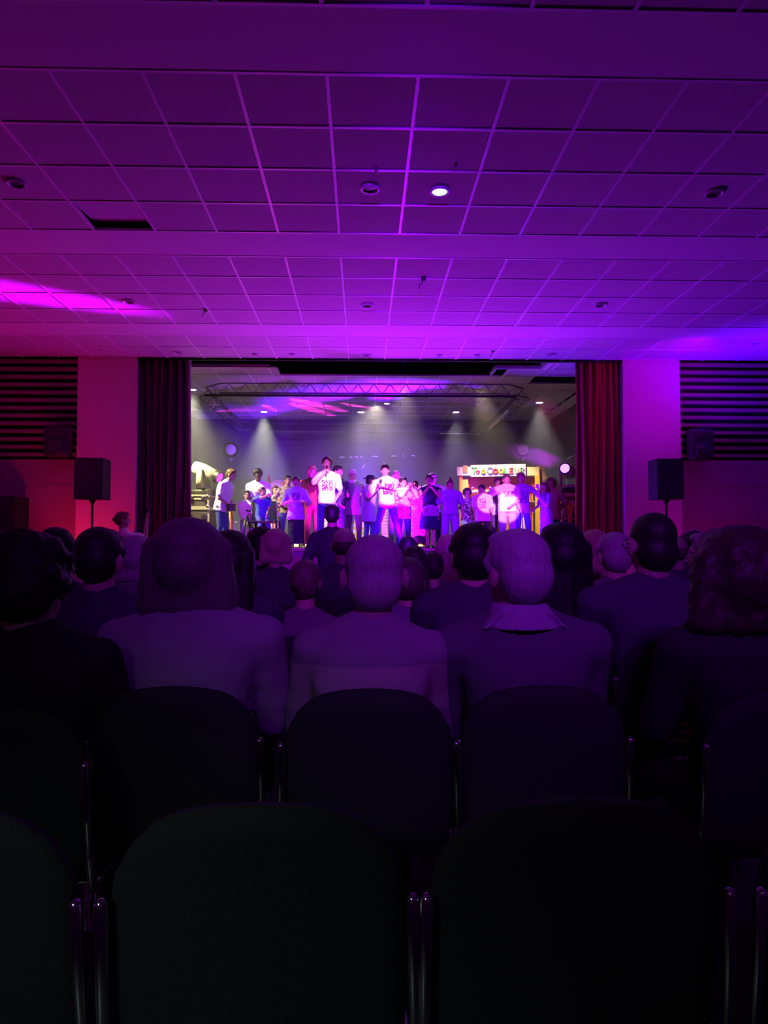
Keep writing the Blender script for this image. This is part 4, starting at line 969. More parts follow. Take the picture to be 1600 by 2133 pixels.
        if style == 'afro': hp_(hm_, (0, 0.03, 0.045), (0.115, 0.115, 0.11)); hp_(hm_, (0, 0.06, -0.01), (0.10, 0.08, 0.09)); disp = 0.02
        if style == 'bun': hp_(hm_, (0, 0.075, 0.075), (0.035, 0.035, 0.034), 10, 8)
        if style == 'backbun': hp_(hm_, (0.03, 0.115, 0.005), (0.036, 0.036, 0.036), 10, 8)
        if style == 'topknot': hp_(hm_, (0, 0.02, 0.135), (0.040, 0.040, 0.040), 10, 8); hp_(hm_, (0.01, 0.02, 0.160), (0.022, 0.022, 0.022), 8, 6)
        if style == 'pony': hcap(hm_, (0, 0.11, 0.02), (0, 0.145, -0.03), 0.028, 0.030); hv_(hm_, (0, 0.14, -0.02), (0.0, 0.135, -0.22), 0.034, 0.014)
        if style == 'wavy':
            for k in range(7): q = (k-3)*0.028; hv_(hm_, (q, 0.06-abs(q)*0.3, 0.03), (q*1.3, 0.07-abs(q)*0.3, -0.10), 0.040, 0.034)
            disp = 0.014
        soft(hm_, 'hair', hairm(hcol), t, min(vox, 0.010), 2, 0.5, disp*s, 0.03)
    if len(hair) > 2:      # head wear: cap or brimmed hat
        kind, ccol = hair[2], hair[3]; c_ = MB()
        c_.loft([(hc+HR @ (Vector((0, 0.02, 0.045))*s), 0.090*s, 0.105*s, HR @ Vector((1, 0, 0)), HR @ Vector((0, 1, 0))), (hc+HR @ (Vector((0, 0.02, 0.085))*s), 0.086*s, 0.098*s, HR @ Vector((1, 0, 0)), HR @ Vector((0, 1, 0))), (hc+HR @ (Vector((0, 0.02, 0.130))*s), 0.050*s, 0.060*s, HR @ Vector((1, 0, 0)), HR @ Vector((0, 1, 0)))], 20, 2)
        cp = c_.obj('cap' if kind == 'cap' else 'hat', cloth(ccol), t, smooth=True)
        br = MB(); o = hc+HR @ (Vector((0, -0.03 if kind == 'cap' else 0.02, 0.052))*s)
        br.loft([(o, (0.075 if kind == 'cap' else 0.145)*s, (0.115 if kind == 'cap' else 0.155)*s, HR @ Vector((1, 0, 0)), HR @ Vector((0, 1, 0))), (o+Vector((0, 0, 0.008*s)), (0.075 if kind == 'cap' else 0.14)*s, (0.115 if kind == 'cap' else 0.15)*s, HR @ Vector((1, 0, 0)), HR @ Vector((0, 1, 0)))], 20, 2)
        br.obj('brim', cloth(ccol), cp, smooth=True)
    # ---- clothes
    tk, tc_ = topw[0], topw[1]; tm = topw[2] if len(topw) > 2 else cloth(tc_)
    if callable(tm): tm = tm(H)
    ease = {'tshirt': 0.014, 'long': 0.012, 'coat': 0.022, 'vest': 0.012, 'dress': 0.010, 'tank': 0.008}[tk]*loose
    cvox = max(vox, 0.011); low = (hem-0.525)
    if seated: low = max(low, -0.04)
    m_ = MB(); torso(m_, ease, low)
    for sg in (-1, 1): m_.cap(up_(0.300)+xax*sg*0.012*H, shl[0 if sg < 0 else 1]-xax*sg*0.01*H, 0.036*B+ease, 0.031*B+ease*0.6, 12)
    rs = ease*0.75
    frac = {'tshirt': 0.72, 'long': 2, 'coat': 2, 'vest': 0.0, 'dress': 0.35, 'tank': 0.0}[tk] if sleeve is None else sleeve
    for i, (a, e, wv) in enumerate(arms):
        sg = (-1, 1)[i]
        m_.cap(shl[i]-xax*sg*0.03*H, shl[i], 0.034*B+rs, 0.031*B+rs*0.5, 10)
        if frac > 0: m_.cap(a, a.lerp(e, min(frac, 1)), 0.031*B+rs, 0.026*H*build**.5+rs*1.2, 12)
        if frac > 1: m_.cap(e, e.lerp(wv, min(frac-1, 0.93)), 0.0245*H*build**.5+rs, 0.0195*H+rs*0.8, 12)
    if tk in ('coat', 'long'): m_.cap(up_(0.275), up_(0.305), 0.066*s+0.004, 0.064*s+0.002, 12)
    if tk == 'dress' or (bottom[0] == 'none'):
        hz_ = bottom[2] if bottom[0] == 'none' and len(bottom) > 2 else 0.12
    shirt = soft(m_, {'tshirt': 'shirt', 'long': 'shirt', 'coat': 'jacket', 'vest': 'waistcoat', 'dress': 'dress', 'tank': 'top'}[tk], tm, t, cvox, 4, 0.5, 0.010*loose, 0.12)
    if scarf:
        q = MB(); c0 = up_(0.300); c1 = up_(0.345)
        q.loft([(c0, 0.112*s, 0.100*s), (c0.lerp(c1, 0.45), 0.092*s, 0.090*s), (c1, 0.076*s, 0.078*s)], 24, 2)
        for sg in (-1, 1):
            q.loft([(c1+Vector((sg*0.055*s, 0.03*s, -0.01)), 0.014, 0.05*s), (c0+Vector((sg*0.110*s, 0.0, 0.0)), 0.012, 0.075*s), (c0+Vector((sg*0.140*s, -0.05*s, -0.018)), 0.008, 0.055*s)], 12, 2)
        soft(q, 'collar', cloth(scarf), t, 0.008, 3, 0.6)
    bk, bc = bottom[0], bottom[1]; bmn = bottom[2] if len(bottom) > 2 and not isinstance(bottom[2], (int, float)) else cloth(bc); wide = bottom[3] if len(bottom) > 3 else 1.0
    q = MB()
    if bk in ('trousers', 'shorts'):
        L = [(up_(h), rx*B+0.008, ry*B+0.008, xax, yax) for h, rx, ry in ((-0.045, .080, .060), (-0.01, .087, .068), (0.055, .083, .064), (0.085, .078, .060))]
        q.loft(L, 20, 2.5)
        for hp, kn, an in legs:
            q.cap(hp, kn, 0.050*B+0.007, 0.034*H*build**.5*wide+0.008, 12)
            if bk == 'trousers': q.cap(kn, an.lerp(kn, 0.06), 0.034*H*build**.5*wide+0.008, 0.027*H*wide+0.008, 12)
        soft(q, bk, bmn, t, cvox, 4, 0.5, 0.008, 0.10)
    elif bk in ('skirt', 'none'):
        hz = bottom[4] if len(bottom) > 4 else 0.28; fl = wide
        zs = [0.09, 0.03, -0.03]; L = [(up_(0.085), .080*B+0.008, .062*B+0.008), (up_(0.03), .088*B+0.010, .068*B+0.010), (up_(-0.03), .095*B+0.012, .074*B+0.012)]
        n = 4
        for k in range(1, n+1):
            z = hipz-0.03*H+(hz*H-(hipz-0.03*H))*k/n; L.append((Vector((0, 0, z)), (.095+0.035*fl*k/n)*B+0.012, (.074+0.030*fl*k/n)*B+0.012))
        q.loft(L, 24, 2.2)
        soft(q, 'skirt', bmn, t, cvox, 3, 0.5, 0.018, 0.08)
    for i, (hp, kn, an) in enumerate(legs):
        q = MB(); f0 = an+Vector((0, 0.03*H*.6, -0.022*H)); f1 = an+Vector((0, -0.095*H, -0.026*H))
        f0.z = max(f0.z, 0.021*H); f1.z = max(f1.z, 0.018*H)
        q.cap(f0, f1, 0.0225*H, 0.019*H, 10); q.cap(an+Vector((0, 0.01, 0)), f0, 0.022*H, 0.022*H, 10); q.cap(f0.lerp(f1, .5)+Vector((0, 0, 0.004)), f1, 0.024*H, 0.021*H, 10)
        soft(q, 'shoe', mat('shoe', shoes, 0.45), t, 0.010, 2, 0.5)
    return dict(t=t, H=H, arms=arms, hc=hc, s=s, W=W, up=up_, legs=legs, base=Vector((Xb, Y, floor)), R=Matrix.Rotation(rot, 3, 'Z'))
def world_of(P, v): return P['base']+P['R'] @ v
def microphone(P, i, label, to=None):
    a, e, wv = P['arms'][i]; f = (wv-e).normalized(); h = wv+f*0.075
    m = P['hc']+Vector((0, -0.115*P['s'], -0.055*P['s'])) if to is None else to
    d = (m-h).normalized(); p = world_of(P, h); dd = P['R'] @ d
    t = thing('microphone', label, 'microphone', p)
    MB().cyl(-dd*0.10, dd*0.075, 0.011, 0.016, 12).obj('handle', PLBLK, t, smooth=True)
    MB().ell(dd*0.098, (0.026, 0.026, 0.026), seg=12, rn=8).obj('grille', mat('mic_mesh', (0.2, 0.2, 0.22), 0.35, 0.8, 500, 0.5, 0.8), t, smooth=True)

WT = (0.86, 0.85, 0.84); LAV = (0.52, 0.45, 0.66); JEAN = (0.06, 0.09, 0.26); NAVY = (0.012, 0.014, 0.05)
INK = (0.10, 0.03, 0.08); FAIR = (0.50, 0.30, 0.24); MID = (0.36, 0.21, 0.15); DARKS = (0.07, 0.035, 0.022)
G1 = 'performers on the stage'
def tee(_, ink=INK, base=WT, kind='letters', zc=0.705, hw=0.060, hh=0.060): return ('tshirt', base, lambda H: printed(base, ink, (zc-0.02)*H, hw*H, hh*H, kind=kind))
R90 = math.radians
# --- left group
P = person('man in white t-shirt turned sideways beside the flight cases, looking down', 462, 978, 12.7, R90(72), hx=474, group=G1, skinc=FAIR, hair=('short', (0.10, 0.05, 0.03)), topw=('tshirt', WT), bottom=('trousers', JEAN), ha=(478, 1052, -0.16), hb=(486, 1052, 0.10), head=(0, 0.25, 0), glasses=True, lean=0.10, hem=0.47, loose=1.5, build=1.1, stance=0.08)
t = thing('hand_drum', 'dark drum held low by the man in profile beside the cases', 'drum', at(481, 1056, 12.58))
MB().cyl((0, 0, -0.07), (0, 0, 0.05), 0.085, 0.085, 20).obj('shell', mat('drum_shell', (0.10, 0.05, 0.03), 0.4), t); MB().cyl((0, 0, 0.05), (0, 0, 0.056), 0.084, 0.084, 20).obj('drum_head', mat('drum_skin', (0.5, 0.4, 0.35), 0.5), t)
person('tall dark-skinned man in white t-shirt leaning over the wheelchair', 541, 980, 13.25, 0.0, group=G1, skinc=DARKS, hair=('curly', (0.012, 0.010, 0.010)), topw=('tshirt', (0.78, 0.78, 0.80)), bottom=('trousers', NAVY), ha=(523, 1062, -0.32), hb=(560, 1062, -0.32), ga=True, gb=True, head=(0.1, 0.35, 0), lean=0.30, shw=1.15, hem=0.46, loose=1.6)
# wheelchair
def wheelchair(px, Y):
    t = thing('wheelchair', 'wheelchair with large black wheels facing the audience', 'wheelchair', (X_(px, Y), Y, SF))
    for s in (-1, 1):
        x = s*0.27; n = 28; R = 0.27; m = MB(); pts = [(x, R*math.cos(a)+0.05, 0.285+R*math.sin(a)) for a in np.linspace(0, 2*PI, n)]
        wh = m.tube(pts, 0.016, 6).obj('wheel', PLBLK, t, smooth=True)
        sp = MB(); 
        for k in range(14): a = k*2*PI/14; sp.cap((x, 0.05, 0.285), (x, 0.05+R*math.cos(a), 0.285+R*math.sin(a)), 0.0025, seg=4)
        sp.obj('spokes', CHROME, wh); m = MB(); m.tube([(x+s*0.03, (R-.03)*math.cos(a)+0.05, 0.285+(R-.03)*math.sin(a)) for a in np.linspace(0, 2*PI, n)], 0.006, 5).obj('push_rim', CHROME, wh, smooth=True)
        m = MB().tube([(s*0.2, -0.36+0.06*math.cos(a), 0.075+0.06*math.sin(a)) for a in np.linspace(0, 2*PI, 14)], 0.012, 5).obj('caster', PLBLK, t, smooth=True)
        MB().tube([(s*0.22, 0.22, 0.92), (s*0.22, 0.26, 0.88), (s*0.22, 0.22, 0.48), (s*0.22, -0.22, 0.46), (s*0.22, -0.34, 0.14)], 0.012, 6).obj('frame_tube', CHROME, t, smooth=True)
        MB().box(s*0.24-0.02, s*0.24+0.02, -0.2, 0.14, 0.64, 0.67).obj('armrest', PLBLK, t, bevel=0.006)
        MB().box(s*0.11-0.07, s*0.11+0.07, -0.50, -0.36, 0.085, 0.10).obj('footplate', PLBLK, t)
    MB().box(-0.21, 0.21, -0.22, 0.22, 0.44, 0.475).obj('seat', CHAIRB, t, bevel=0.008); MB().box(-0.21, 0.21, 0.215, 0.235, 0.47, 0.84).obj('backrest', CHAIRB, t, bevel=0.006)
wheelchair(546, 12.45)
person('person in blue top sitting in the wheelchair, arm lifted across the face', 546, 1015, 12.42, R90(22), group=G1, seated=True, seat_h=0.49, skinc=FAIR, hair=('short', (0.16, 0.10, 0.08)), topw=('tshirt', (0.07, 0.12, 0.40)), bottom=('trousers', (0.09, 0.10, 0.34)), ha=(558, 1032, -0.28), hb=(553, 1090, -0.3), elbow=((-0.6, -0.5, -0.3), None), head=(0.25, -0.05, 0), build=1.15, hs=0.98, legsY=-0.36, glasses=True)
frame_stool('wooden_stool', 500, 524, 1104, 12.95, 'yellow wooden stool under the seated man in pale shirt', YP)
person('man in pale yellow shirt sitting on the stool left of the wheelchair', 515, 1022, 12.98, R90(12), group=G1, seated=True, seat_h=0.40, skinc=MID, hair=('short', (0.03, 0.02, 0.02)), topw=('long', (0.88, 0.82, 0.50)), bottom=('trousers', (0.30, 0.30, 0.33)), ha=(507, 1085, -0.3), hb=(522, 1085, -0.3), build=1.05, hs=0.92, legsY=-0.30, hem=0.49)
person('woman in long pink dress behind the wheelchair', 574, 1012, 13.7, 0.1, group=G1, skinc=FAIR, hair=('long', (0.10, 0.04, 0.03)), topw=('long', (0.85, 0.40, 0.55)), bottom=('skirt', (0.88, 0.42, 0.60), 0, 0.35, 0.10), ha=(568, 1055, -0.2), hb=(581, 1055, -0.2), hs=0.95)
person('dark-haired man in patterned grey shirt and jeans behind the boy with the skirt', 598, 990, 13.0, 0.15, hx=600, group=G1, skinc=MID, hair=('short', (0.015, 0.012, 0.012)), topw=('long', (0.20, 0.18, 0.16), patterned((0.26, 0.22, 0.16), (0.07, 0.06, 0.05), 22)), bottom=('trousers', (0.05, 0.08, 0.16)), ha=(583, 1048, -0.12), hb=(605, 1060, -0.1), head=(0.1, 0, 0), hem=0.47)
P = person('performer in oversized lavender t-shirt and long black skirt, hands at the chest', 617, 994, 12.25, 0.05, group=G1, skinc=FAIR, hair=('short', (0.05, 0.03, 0.02)), topw=tee(1.45, (0.16, 0.08, 0.30), (0.38, 0.30, 0.60), 'blob', 0.74, 0.05, 0.055), bottom=('skirt', (0.02, 0.02, 0.04), 0, 0.30, 0.07), ha=(603, 1043, -0.22), hb=(631, 1045, -0.22), hem=0.40, loose=2.2, head=(-0.1, -0.1, 0), sleeve=0.9, build=1.05, hs=0.95)
person('woman with long fair hair in a dark maroon jumpsuit', 650, 970, 12.75, 0.1, group=G1, skinc=FAIR, hair=('long', (0.32, 0.16, 0.08)), topw=('long', (0.09, 0.012, 0.02)), bottom=('trousers', (0.17, 0.02, 0.03), 0, 1.35), hem=0.50, hs=0.95, build=0.95)
P = person('tall singer in glaring white printed t-shirt and jeans with the microphone raised', 681, 953, 12.2, 0.1, group=G1, skinc=FAIR, hair=('curly', (0.04, 0.02, 0.015)), topw=tee(1.64), bottom=('trousers', (0.07, 0.07, 0.30)), ha=(674, 987, -0.20), hb=(696, 1046, -0.05), ga=True, head=(-0.15, -0.12, 0), glasses=True, hem=0.49, loose=1.3, elbow=((-0.8, 0, -0.7), None), shw=1.08, stance=0.09)
microphone(P, 0, 'black microphone in the raised hand of the tall singer')
person('dark-haired woman in a dark sequin dress looking right', 704, 970, 12.7, R90(40), group=G1, skinc=FAIR, hair=('backbun', (0.02, 0.012, 0.015)), topw=('coat', (0.012, 0.010, 0.05), patterned((0.012, 0.010, 0.05), (0.75, 0.45, 0.8), 42, 0.665)), bottom=('skirt', (0.012, 0.010, 0.05), patterned((0.012, 0.010, 0.05), (0.75, 0.45, 0.8), 42, 0.68), 0.2, 0.12), ha=(705, 1050, -0.1), hb=(724, 1028, -0.12), head=(0.35, 0, 0), sleeve=1.2)
person('white-haired man in a grey waistcoat over a pale shirt', 737, 979, 13.0, 0.0, hx=734, group=G1, skinc=FAIR, hair=('short', (0.62, 0.58, 0.56)), topw=('vest', (0.16, 0.15, 0.20)), bottom=('trousers', (0.05, 0.045, 0.06)), ha=(722, 1055, 0.0), hb=(757, 1030, -0.05), glasses=True, hem=0.42, loose=1.8, scarf=(0.75, 0.72, 0.72), shw=1.05, build=1.1)
person('short man in a brimmed cap and lavender coat, seen from the side', 768, 991, 12.55, R90(130), hx=772, group=G1, skinc=FAIR, hair=('short', (0.04, 0.03, 0.03), 'hat', (0.03, 0.025, 0.05)), topw=('coat', (0.32, 0.25, 0.50)), bottom=('trousers', JEAN), hem=0.36, ha=(758, 1020, -0.12), hb=(780, 1030, 0.1), face=True)
P = person('singer with tied-back hair in glaring white t-shirt, legs wide apart', 806, 968, 12.15, 0.12, hx=802, group=G1, skinc=FAIR, hair=('backbun', (0.04, 0.02, 0.02)), topw=tee(1.5, (0.35, 0.05, 0.2), WT, 'blob', 0.72, 0.06, 0.065), bottom=('trousers', (0.10, 0.09, 0.42)), ha=(786, 1014, -0.15), hb=(797, 1010, -0.30), gb=True, head=(-0.25, 0.1, 0), stance=0.17, hem=0.49, loose=1.4, shw=1.1, elbow=(None, (0.9, -0.1, -0.5)), sleeve=2)
microphone(P, 1, 'microphone held at the chin by the wide-legged singer')
person('person with reddish face half hidden behind the wide-legged singer', 825, 981, 13.2, -0.1, group=G1, skinc=FAIR, hair=('short', (0.09, 0.05, 0.04)), topw=('long', (0.25, 0.10, 0.15)), bottom=('trousers', (0.04, 0.03, 0.05)))
# trumpet player
P = person('trumpet player with glasses in a pale pink flowered shirt', 840, 995, 12.25, 0.25, group=G1, skinc=FAIR, hair=('short', (0.02, 0.015, 0.02)), topw=('coat', (0.8, 0.55, 0.65), patterned((0.82, 0.62, 0.70), (0.35, 0.05, 0.12), 14, 0.60)), bottom=('trousers', (0.03, 0.03, 0.14)), ha=(851, 1014, -0.26), hb=(857, 1015, -0.20), ga=True, gb=True, glasses=True, hem=0.42, loose=1.2, head=(0.15, 0.0, 0), build=1.08)
mo = world_of(P, P['hc']+Vector((0.0, -0.10, -0.055)))
tp = at(866, 1008, 12.25-0.36); dv = (tp-mo).normalized()
t = thing('trumpet', 'brass trumpet raised by the player in the flowered shirt', 'trumpet', mo)
BR = mat('brass', (0.85, 0.65, 0.3), 0.2, 0, 1, 0.5, 1.0); L = (tp-mo).length; u = dv.orthogonal().normalized(); v = dv.cross(u)
MB().cyl((0, 0, 0), dv*(L-0.11), 0.006, 0.007).obj('lead_pipe', BR, t, smooth=True)
MB().loft([(dv*(L-0.11), 0.008, 0.008, u, v), (dv*(L-0.05), 0.017, 0.017, u, v), (dv*(L-0.015), 0.035, 0.035, u, v), (dv*L, 0.058, 0.058, u, v)], 16, 2).obj('bell', BR, t, smooth=True)
MB().cyl(-dv*0.0, dv*0.02, 0.012, 0.007).obj('mouthpiece', BR, t, smooth=True)
for k in range(3): MB().cyl(dv*(0.13+0.025*k)+Vector((0, 0, -0.05)), dv*(0.13+0.025*k)+Vector((0, 0, 0.03)), 0.010).obj('valve', BR, t, smooth=True)
MB().tube([dv*0.06+Vector((0, 0, 0)), dv*0.06+Vector((0, 0, -0.045)), dv*(L-0.16)+Vector((0, 0, -0.045)), dv*(L-0.13)], 0.006, 6).obj('tuning_slide', BR, t, smooth=True)
person('person with brown wig-like hair in a yellow patterned costume behind the trumpet player', 872, 1011, 12.9, -0.1, group=G1, skinc=MID, hair=('wavy', (0.28, 0.13, 0.07)), topw=('long', (0.85, 0.6, 0.2), patterned((0.90, 0.68, 0.25), (0.55, 0.12, 0.08), 7, 0.55, 'swirl')), bottom=('skirt', (0.8, 0.6, 0.2), patterned((0.90, 0.72, 0.30), (0.80, 0.25, 0.08), 5, 0.6, 'swirl'), 0.2, 0.05), hs=0.9)
P = person('woman in a black dress with bare legs singing into her hands', 896, 990, 12.12, 0.0, hx=894, group=G1, skinc=FAIR, hair=('bun', (0.03, 0.015, 0.02)), topw=('tank', (0.015, 0.015, 0.06)), bottom=('skirt', (0.012, 0.014, 0.07), 0, 0.9, 0.26), ha=(893, 1014, -0.2), hb=(900, 1016, -0.2), ga=True, gb=True, head=(-0.35, -0.1, 0), build=1.22, hs=0.95, stance=0.05, elbow=((-0.5, -0.2, -0.9), (0.6, -0.1, -0.9)))
microphone(P, 1, 'microphone at the mouth of the woman in the black dress')
q = at(897, 1060, 11.93)
t = thing('shoulder_bag', 'greyish fringed bag on the hip of the woman in the black dress', 'bag', q)
b = MB(); b.loft([((0, 0, -0.07), 0.12, 0.035), ((0, 0, -0.03), 0.15, 0.045), ((0, 0, 0.04), 0.11, 0.04), ((0, 0, 0.07), 0.05, 0.02)], 20, 2.4); b.obj('pouch', patterned((0.40, 0.34, 0.46), (0.15, 0.1, 0.2), 60), t, smooth=True)
fr = MB()
for k in range(24): x = -0.13+k*0.0113; fr.cap((x, -0.02, -0.05), (x*1.05, -0.03, -0.115), 0.004, seg=4)
fr.obj('fringe', cloth((0.40, 0.34, 0.46)), t)
MB().tube([(-0.1, 0, 0.05), (-0.13, 0.06, 0.2), (-0.14, 0.2, 0.42)], 0.008, 5).obj('strap', PLBLK, t)
person('man in a white cap standing behind the woman in the black dress', 901, 987, 12.8, 0.0, group=G1, skinc=FAIR, hair=('short', (0.1, 0.06, 0.05), 'cap', (0.75, 0.62, 0.66)), topw=('tshirt', (0.60, 0.55, 0.62)), bottom=('trousers', (0.02, 0.02, 0.05)), shw=1.25, build=1.2, hem=0.48)
P = person('performer with a topknot in lavender t-shirt and lavender trousers, arms down', 937, 1000, 12.05, 0.0, group=G1, skinc=FAIR, hair=('topknot', (0.10, 0.05, 0.04)), topw=tee(1.4, (0.25, 0.17, 0.45), (0.30, 0.23, 0.50), 'letters', 0.72, 0.06, 0.07), bottom=('trousers', (0.30, 0.23, 0.50), 0, 1.5), hem=0.50, loose=1.5, build=1.25, hs=0.95, stance=0.09)
frame_stool('wooden_stool', 962, 985, 1108, 13.0, 'low wooden stool under the performer with the painted face', YP)
person('small performer with a painted face seated before the booth in a patterned shirt', 973, 1017, 12.95, 0.1, group=G1, seated=True, seat_h=0.38, skinc=(0.75, 0.5, 0.5), hair=('curly', (0.06, 0.03, 0.05)), topw=('tshirt', (0.5, 0.45, 0.5), patterned((0.62, 0.55, 0.60), (0.09, 0.04, 0.10), 24, 0.5)), bottom=('trousers', (0.42, 0.52, 0.66)), ha=(963, 1075, -0.35), hb=(984, 1060, -0.25), legsY=-0.30, glasses=True)
P = person('girl with braided hair in a glaring white printed t-shirt and dark shorts', 1005, 1010, 12.15, -0.15, hx=1003, group=G1, skinc=FAIR, hair=('pony', (0.03, 0.02, 0.03)), topw=tee(1.3, (0.45, 0.05, 0.25), WT, 'letters', 0.72, 0.055, 0.08), bottom=('shorts', (0.03, 0.02, 0.05)), ha=(989, 1082, -0.1), hb=(1024, 1080, -0.1), hem=0.42, loose=1.6, hs=0.98, build=1.1, head=(-0.3, 0.05, 0.1))
person('curly-haired man in a grey t-shirt between the girl and the white-shirted man', 1038, 995, 13.1, -0.2, hx=1037, group=G1, skinc=MID, hair=('curly', (0.16, 0.08, 0.05)), topw=('tshirt', (0.35, 0.32, 0.42)), bottom=('trousers', (0.02, 0.02, 0.05)), hem=0.46)
P = person('man in a glaring white t-shirt stretching an arm to the girl on his left', 1056, 988, 12.4, 0.0, hx=1055, group=G1, skinc=FAIR, hair=('short', (0.08, 0.05, 0.04)), topw=tee(1.5, (0.5, 0.1, 0.3), WT, 'letters', 0.745, 0.07, 0.04), bottom=('trousers', (0.36, 0.30, 0.48), 0, 1.25), ha=(1022, 1022, -0.15), hb=(1068, 1052, -0.22), elbow=(None, (0.9, 0.1, -0.5)), build=1.28, shw=1.02, hem=0.49, loose=1.5)
P = person('woman in a printed pale t-shirt and ripped jeans leaning on a cane', 1088, 985, 12.45, 0.0, hx=1085, group=G1, skinc=FAIR, hair=('pony', (0.22, 0.10, 0.07)), topw=tee(1.52, (0.10, 0.05, 0.18), (0.40, 0.34, 0.55), 'letters', 0.70, 0.055, 0.085), bottom=('trousers', (0.10, 0.13, 0.34)), ha=(1085, 1064, -0.20), hb=(1121, 1017, -0.10), ga=True, hem=0.46, head=(-0.2, 0.1, 0), stance=0.08, shw=1.1)
a, e, wv = P['arms'][0]; hpnt = world_of(P, wv+(wv-e).normalized()*0.07)
t = thing('walking_cane', 'slim cane with a round grip held by the woman in ripped jeans', 'cane', (hpnt.x, hpnt.y-0.03, SF))
hh = hpnt.z-SF
MB().cyl((0, 0, 0.02), (0, 0, hh), 0.010).obj('shaft', ALU, t, smooth=True); MB().cap((0, 0.05, hh), (0, -0.06, hh), 0.017, seg=8).obj('grip', PLBLK, t, smooth=True); MB().cyl((0, 0, 0), (0, 0, 0.03), 0.014).obj('rubber_foot', PLBLK, t)
P = person('girl with long brown hair in profile facing left, lavender top and speckled skirt', 1138, 1005, 12.3, R90(-72), hx=1135, group=G1, skinc=FAIR, hair=('longer', (0.10, 0.035, 0.04)), topw=('tshirt', (0.28, 0.18, 0.48)), bottom=('skirt', (0.32, 0.2, 0.6), patterned((0.30, 0.18, 0.60), (0.75, 0.6, 0.85), 55, 0.58), 0.15, 0.16), ha=(1112, 1061, -0.05), hb=(1126, 1040, -0.10), hem=0.52, hs=1.0, build=1.05)
person('person with bushy brown hair and tan jacket behind the long-haired girl', 1151, 997, 12.85, R90(-30), hx=1148, group=G1, skinc=MID, hair=('afro', (0.13, 0.05, 0.03)), topw=('coat', (0.30, 0.17, 0.11)), bottom=('trousers', (0.02, 0.02, 0.05)), ha=(1140, 1060, 0.1), hb=(1165, 1060, 0.1), hem=0.40, loose=1.4)

# ================================================================== chairs and audience
def chair_mesh():
    shell = MB(); n, m = 12, 8; vs = []; fs = []
    for j in range(m+1):
        v = j/m; z = 0.45+0.44*v
        for i in range(n+1):
            u = i/n*2-1; wdt = 0.225*(1-0.10*abs(v-0.5)**2)*(1.0 if v < 0.85 else 1-0.9*(v-0.85))
            vs.append((u*wdt, 0.20+0.055*v-0.045*(1-u*u)*-1*0-0.03*u*u, z-0.034*u*u*v-0.03*u**6*v))
    for j in range(m):
        for i in range(n): q = j*(n+1)+i; fs.append((q, q+1, q+n+2, q+n+1))
    k = len(vs); vs += [(x, y+0.022, z) for x, y, z in vs]; fs += [tuple(reversed([i+k for i in f])) for f in fs]
    def idx(i, j): return j*(n+1)+i
    rim = [idx(i, 0) for i in range(n+1)]+[idx(n, j) for j in range(1, m+1)]+[idx(i, m) for i in range(n-1, -1, -1)]+[idx(0, j) for j in range(m-1, 0, -1)]
    for a, b in zip(rim, rim[1:]+rim[:1]): fs.append((b, a, a+k, b+k))
    shell.v = vs; shell.f = fs
    seat = MB().loft([((0, -0.01, 0.425), 0.215, 0.20), ((0, -0.01, 0.44), 0.225, 0.212), ((0, -0.01, 0.455), 0.222, 0.208), ((0, -0.01, 0.462), 0.20, 0.19)], 28, 5)
    return shell.mesh('backrest', CHAIRB, True), seat.mesh('seat', CHAIRB, True), [MB().tube([(s*0.24, -0.19, 0.012), (s*0.235, -0.185, 0.40), (s*0.232, -0.15, 0.425), (s*0.232, 0.14, 0.425)], 0.011, 8).mesh('leg', CHROME, True) for s in (-1, 1)], \
        [MB().tube([(s*0.24, 0.24, 0.012), (s*0.236, 0.20, 0.42), (s*0.236, 0.225, 0.52), (s*0.232, 0.252, 0.74)], 0.011, 8).mesh('leg', CHROME, True) for s in (-1, 1)], \
        MB().cap((-0.232, 0.14, 0.42), (0.232, 0.14, 0.42), 0.010, seg=8).mesh('stretcher', CHROME, True)
CH = chair_mesh()
def chair(x, y, rz, label, group):
    t = thing('stacking_chair', label, 'chair', (x, y, 0), rz, group)
    inst('backrest', CH[0], t); inst('seat', CH[1], t)
    for m_ in CH[2]+CH[3]: inst('leg', m_, t)
    inst('stretcher', CH[4], t)
    return t
def seat_at(px, Y, label, group='chairs under the audience'): return chair(X_(px, Y, 1300), Y+0.02, PI, label, group)
GA = 'seated audience seen from behind'
def viewer(label, px, top, Y, hair, topw, clabel=None, **k):
    k.setdefault('rot', PI); k.setdefault('vox', 0.012 if Y > 2.6 else 0.009); k.setdefault('group', GA)
    Zt = Z_(top, Y, px)
    seat_h = 0.45
    if Zt < 1.22: seat_h = 0.45
    H = (Zt-seat_h-0.09)/0.475
    if clabel != 0: seat_at(px, Y+0.03, clabel or 'dark chair under the '+' '.join(label.split(' sitting')[0].split(' seen')[0].split(',')[0].split()[:11]))
    k.setdefault('face', False)
    return person(label, px, top, Y, floor=0.0, seated=True, seat_h=seat_h, hair=hair, topw=topw, **k)
DK = ('long', (0.075, 0.055, 0.10))
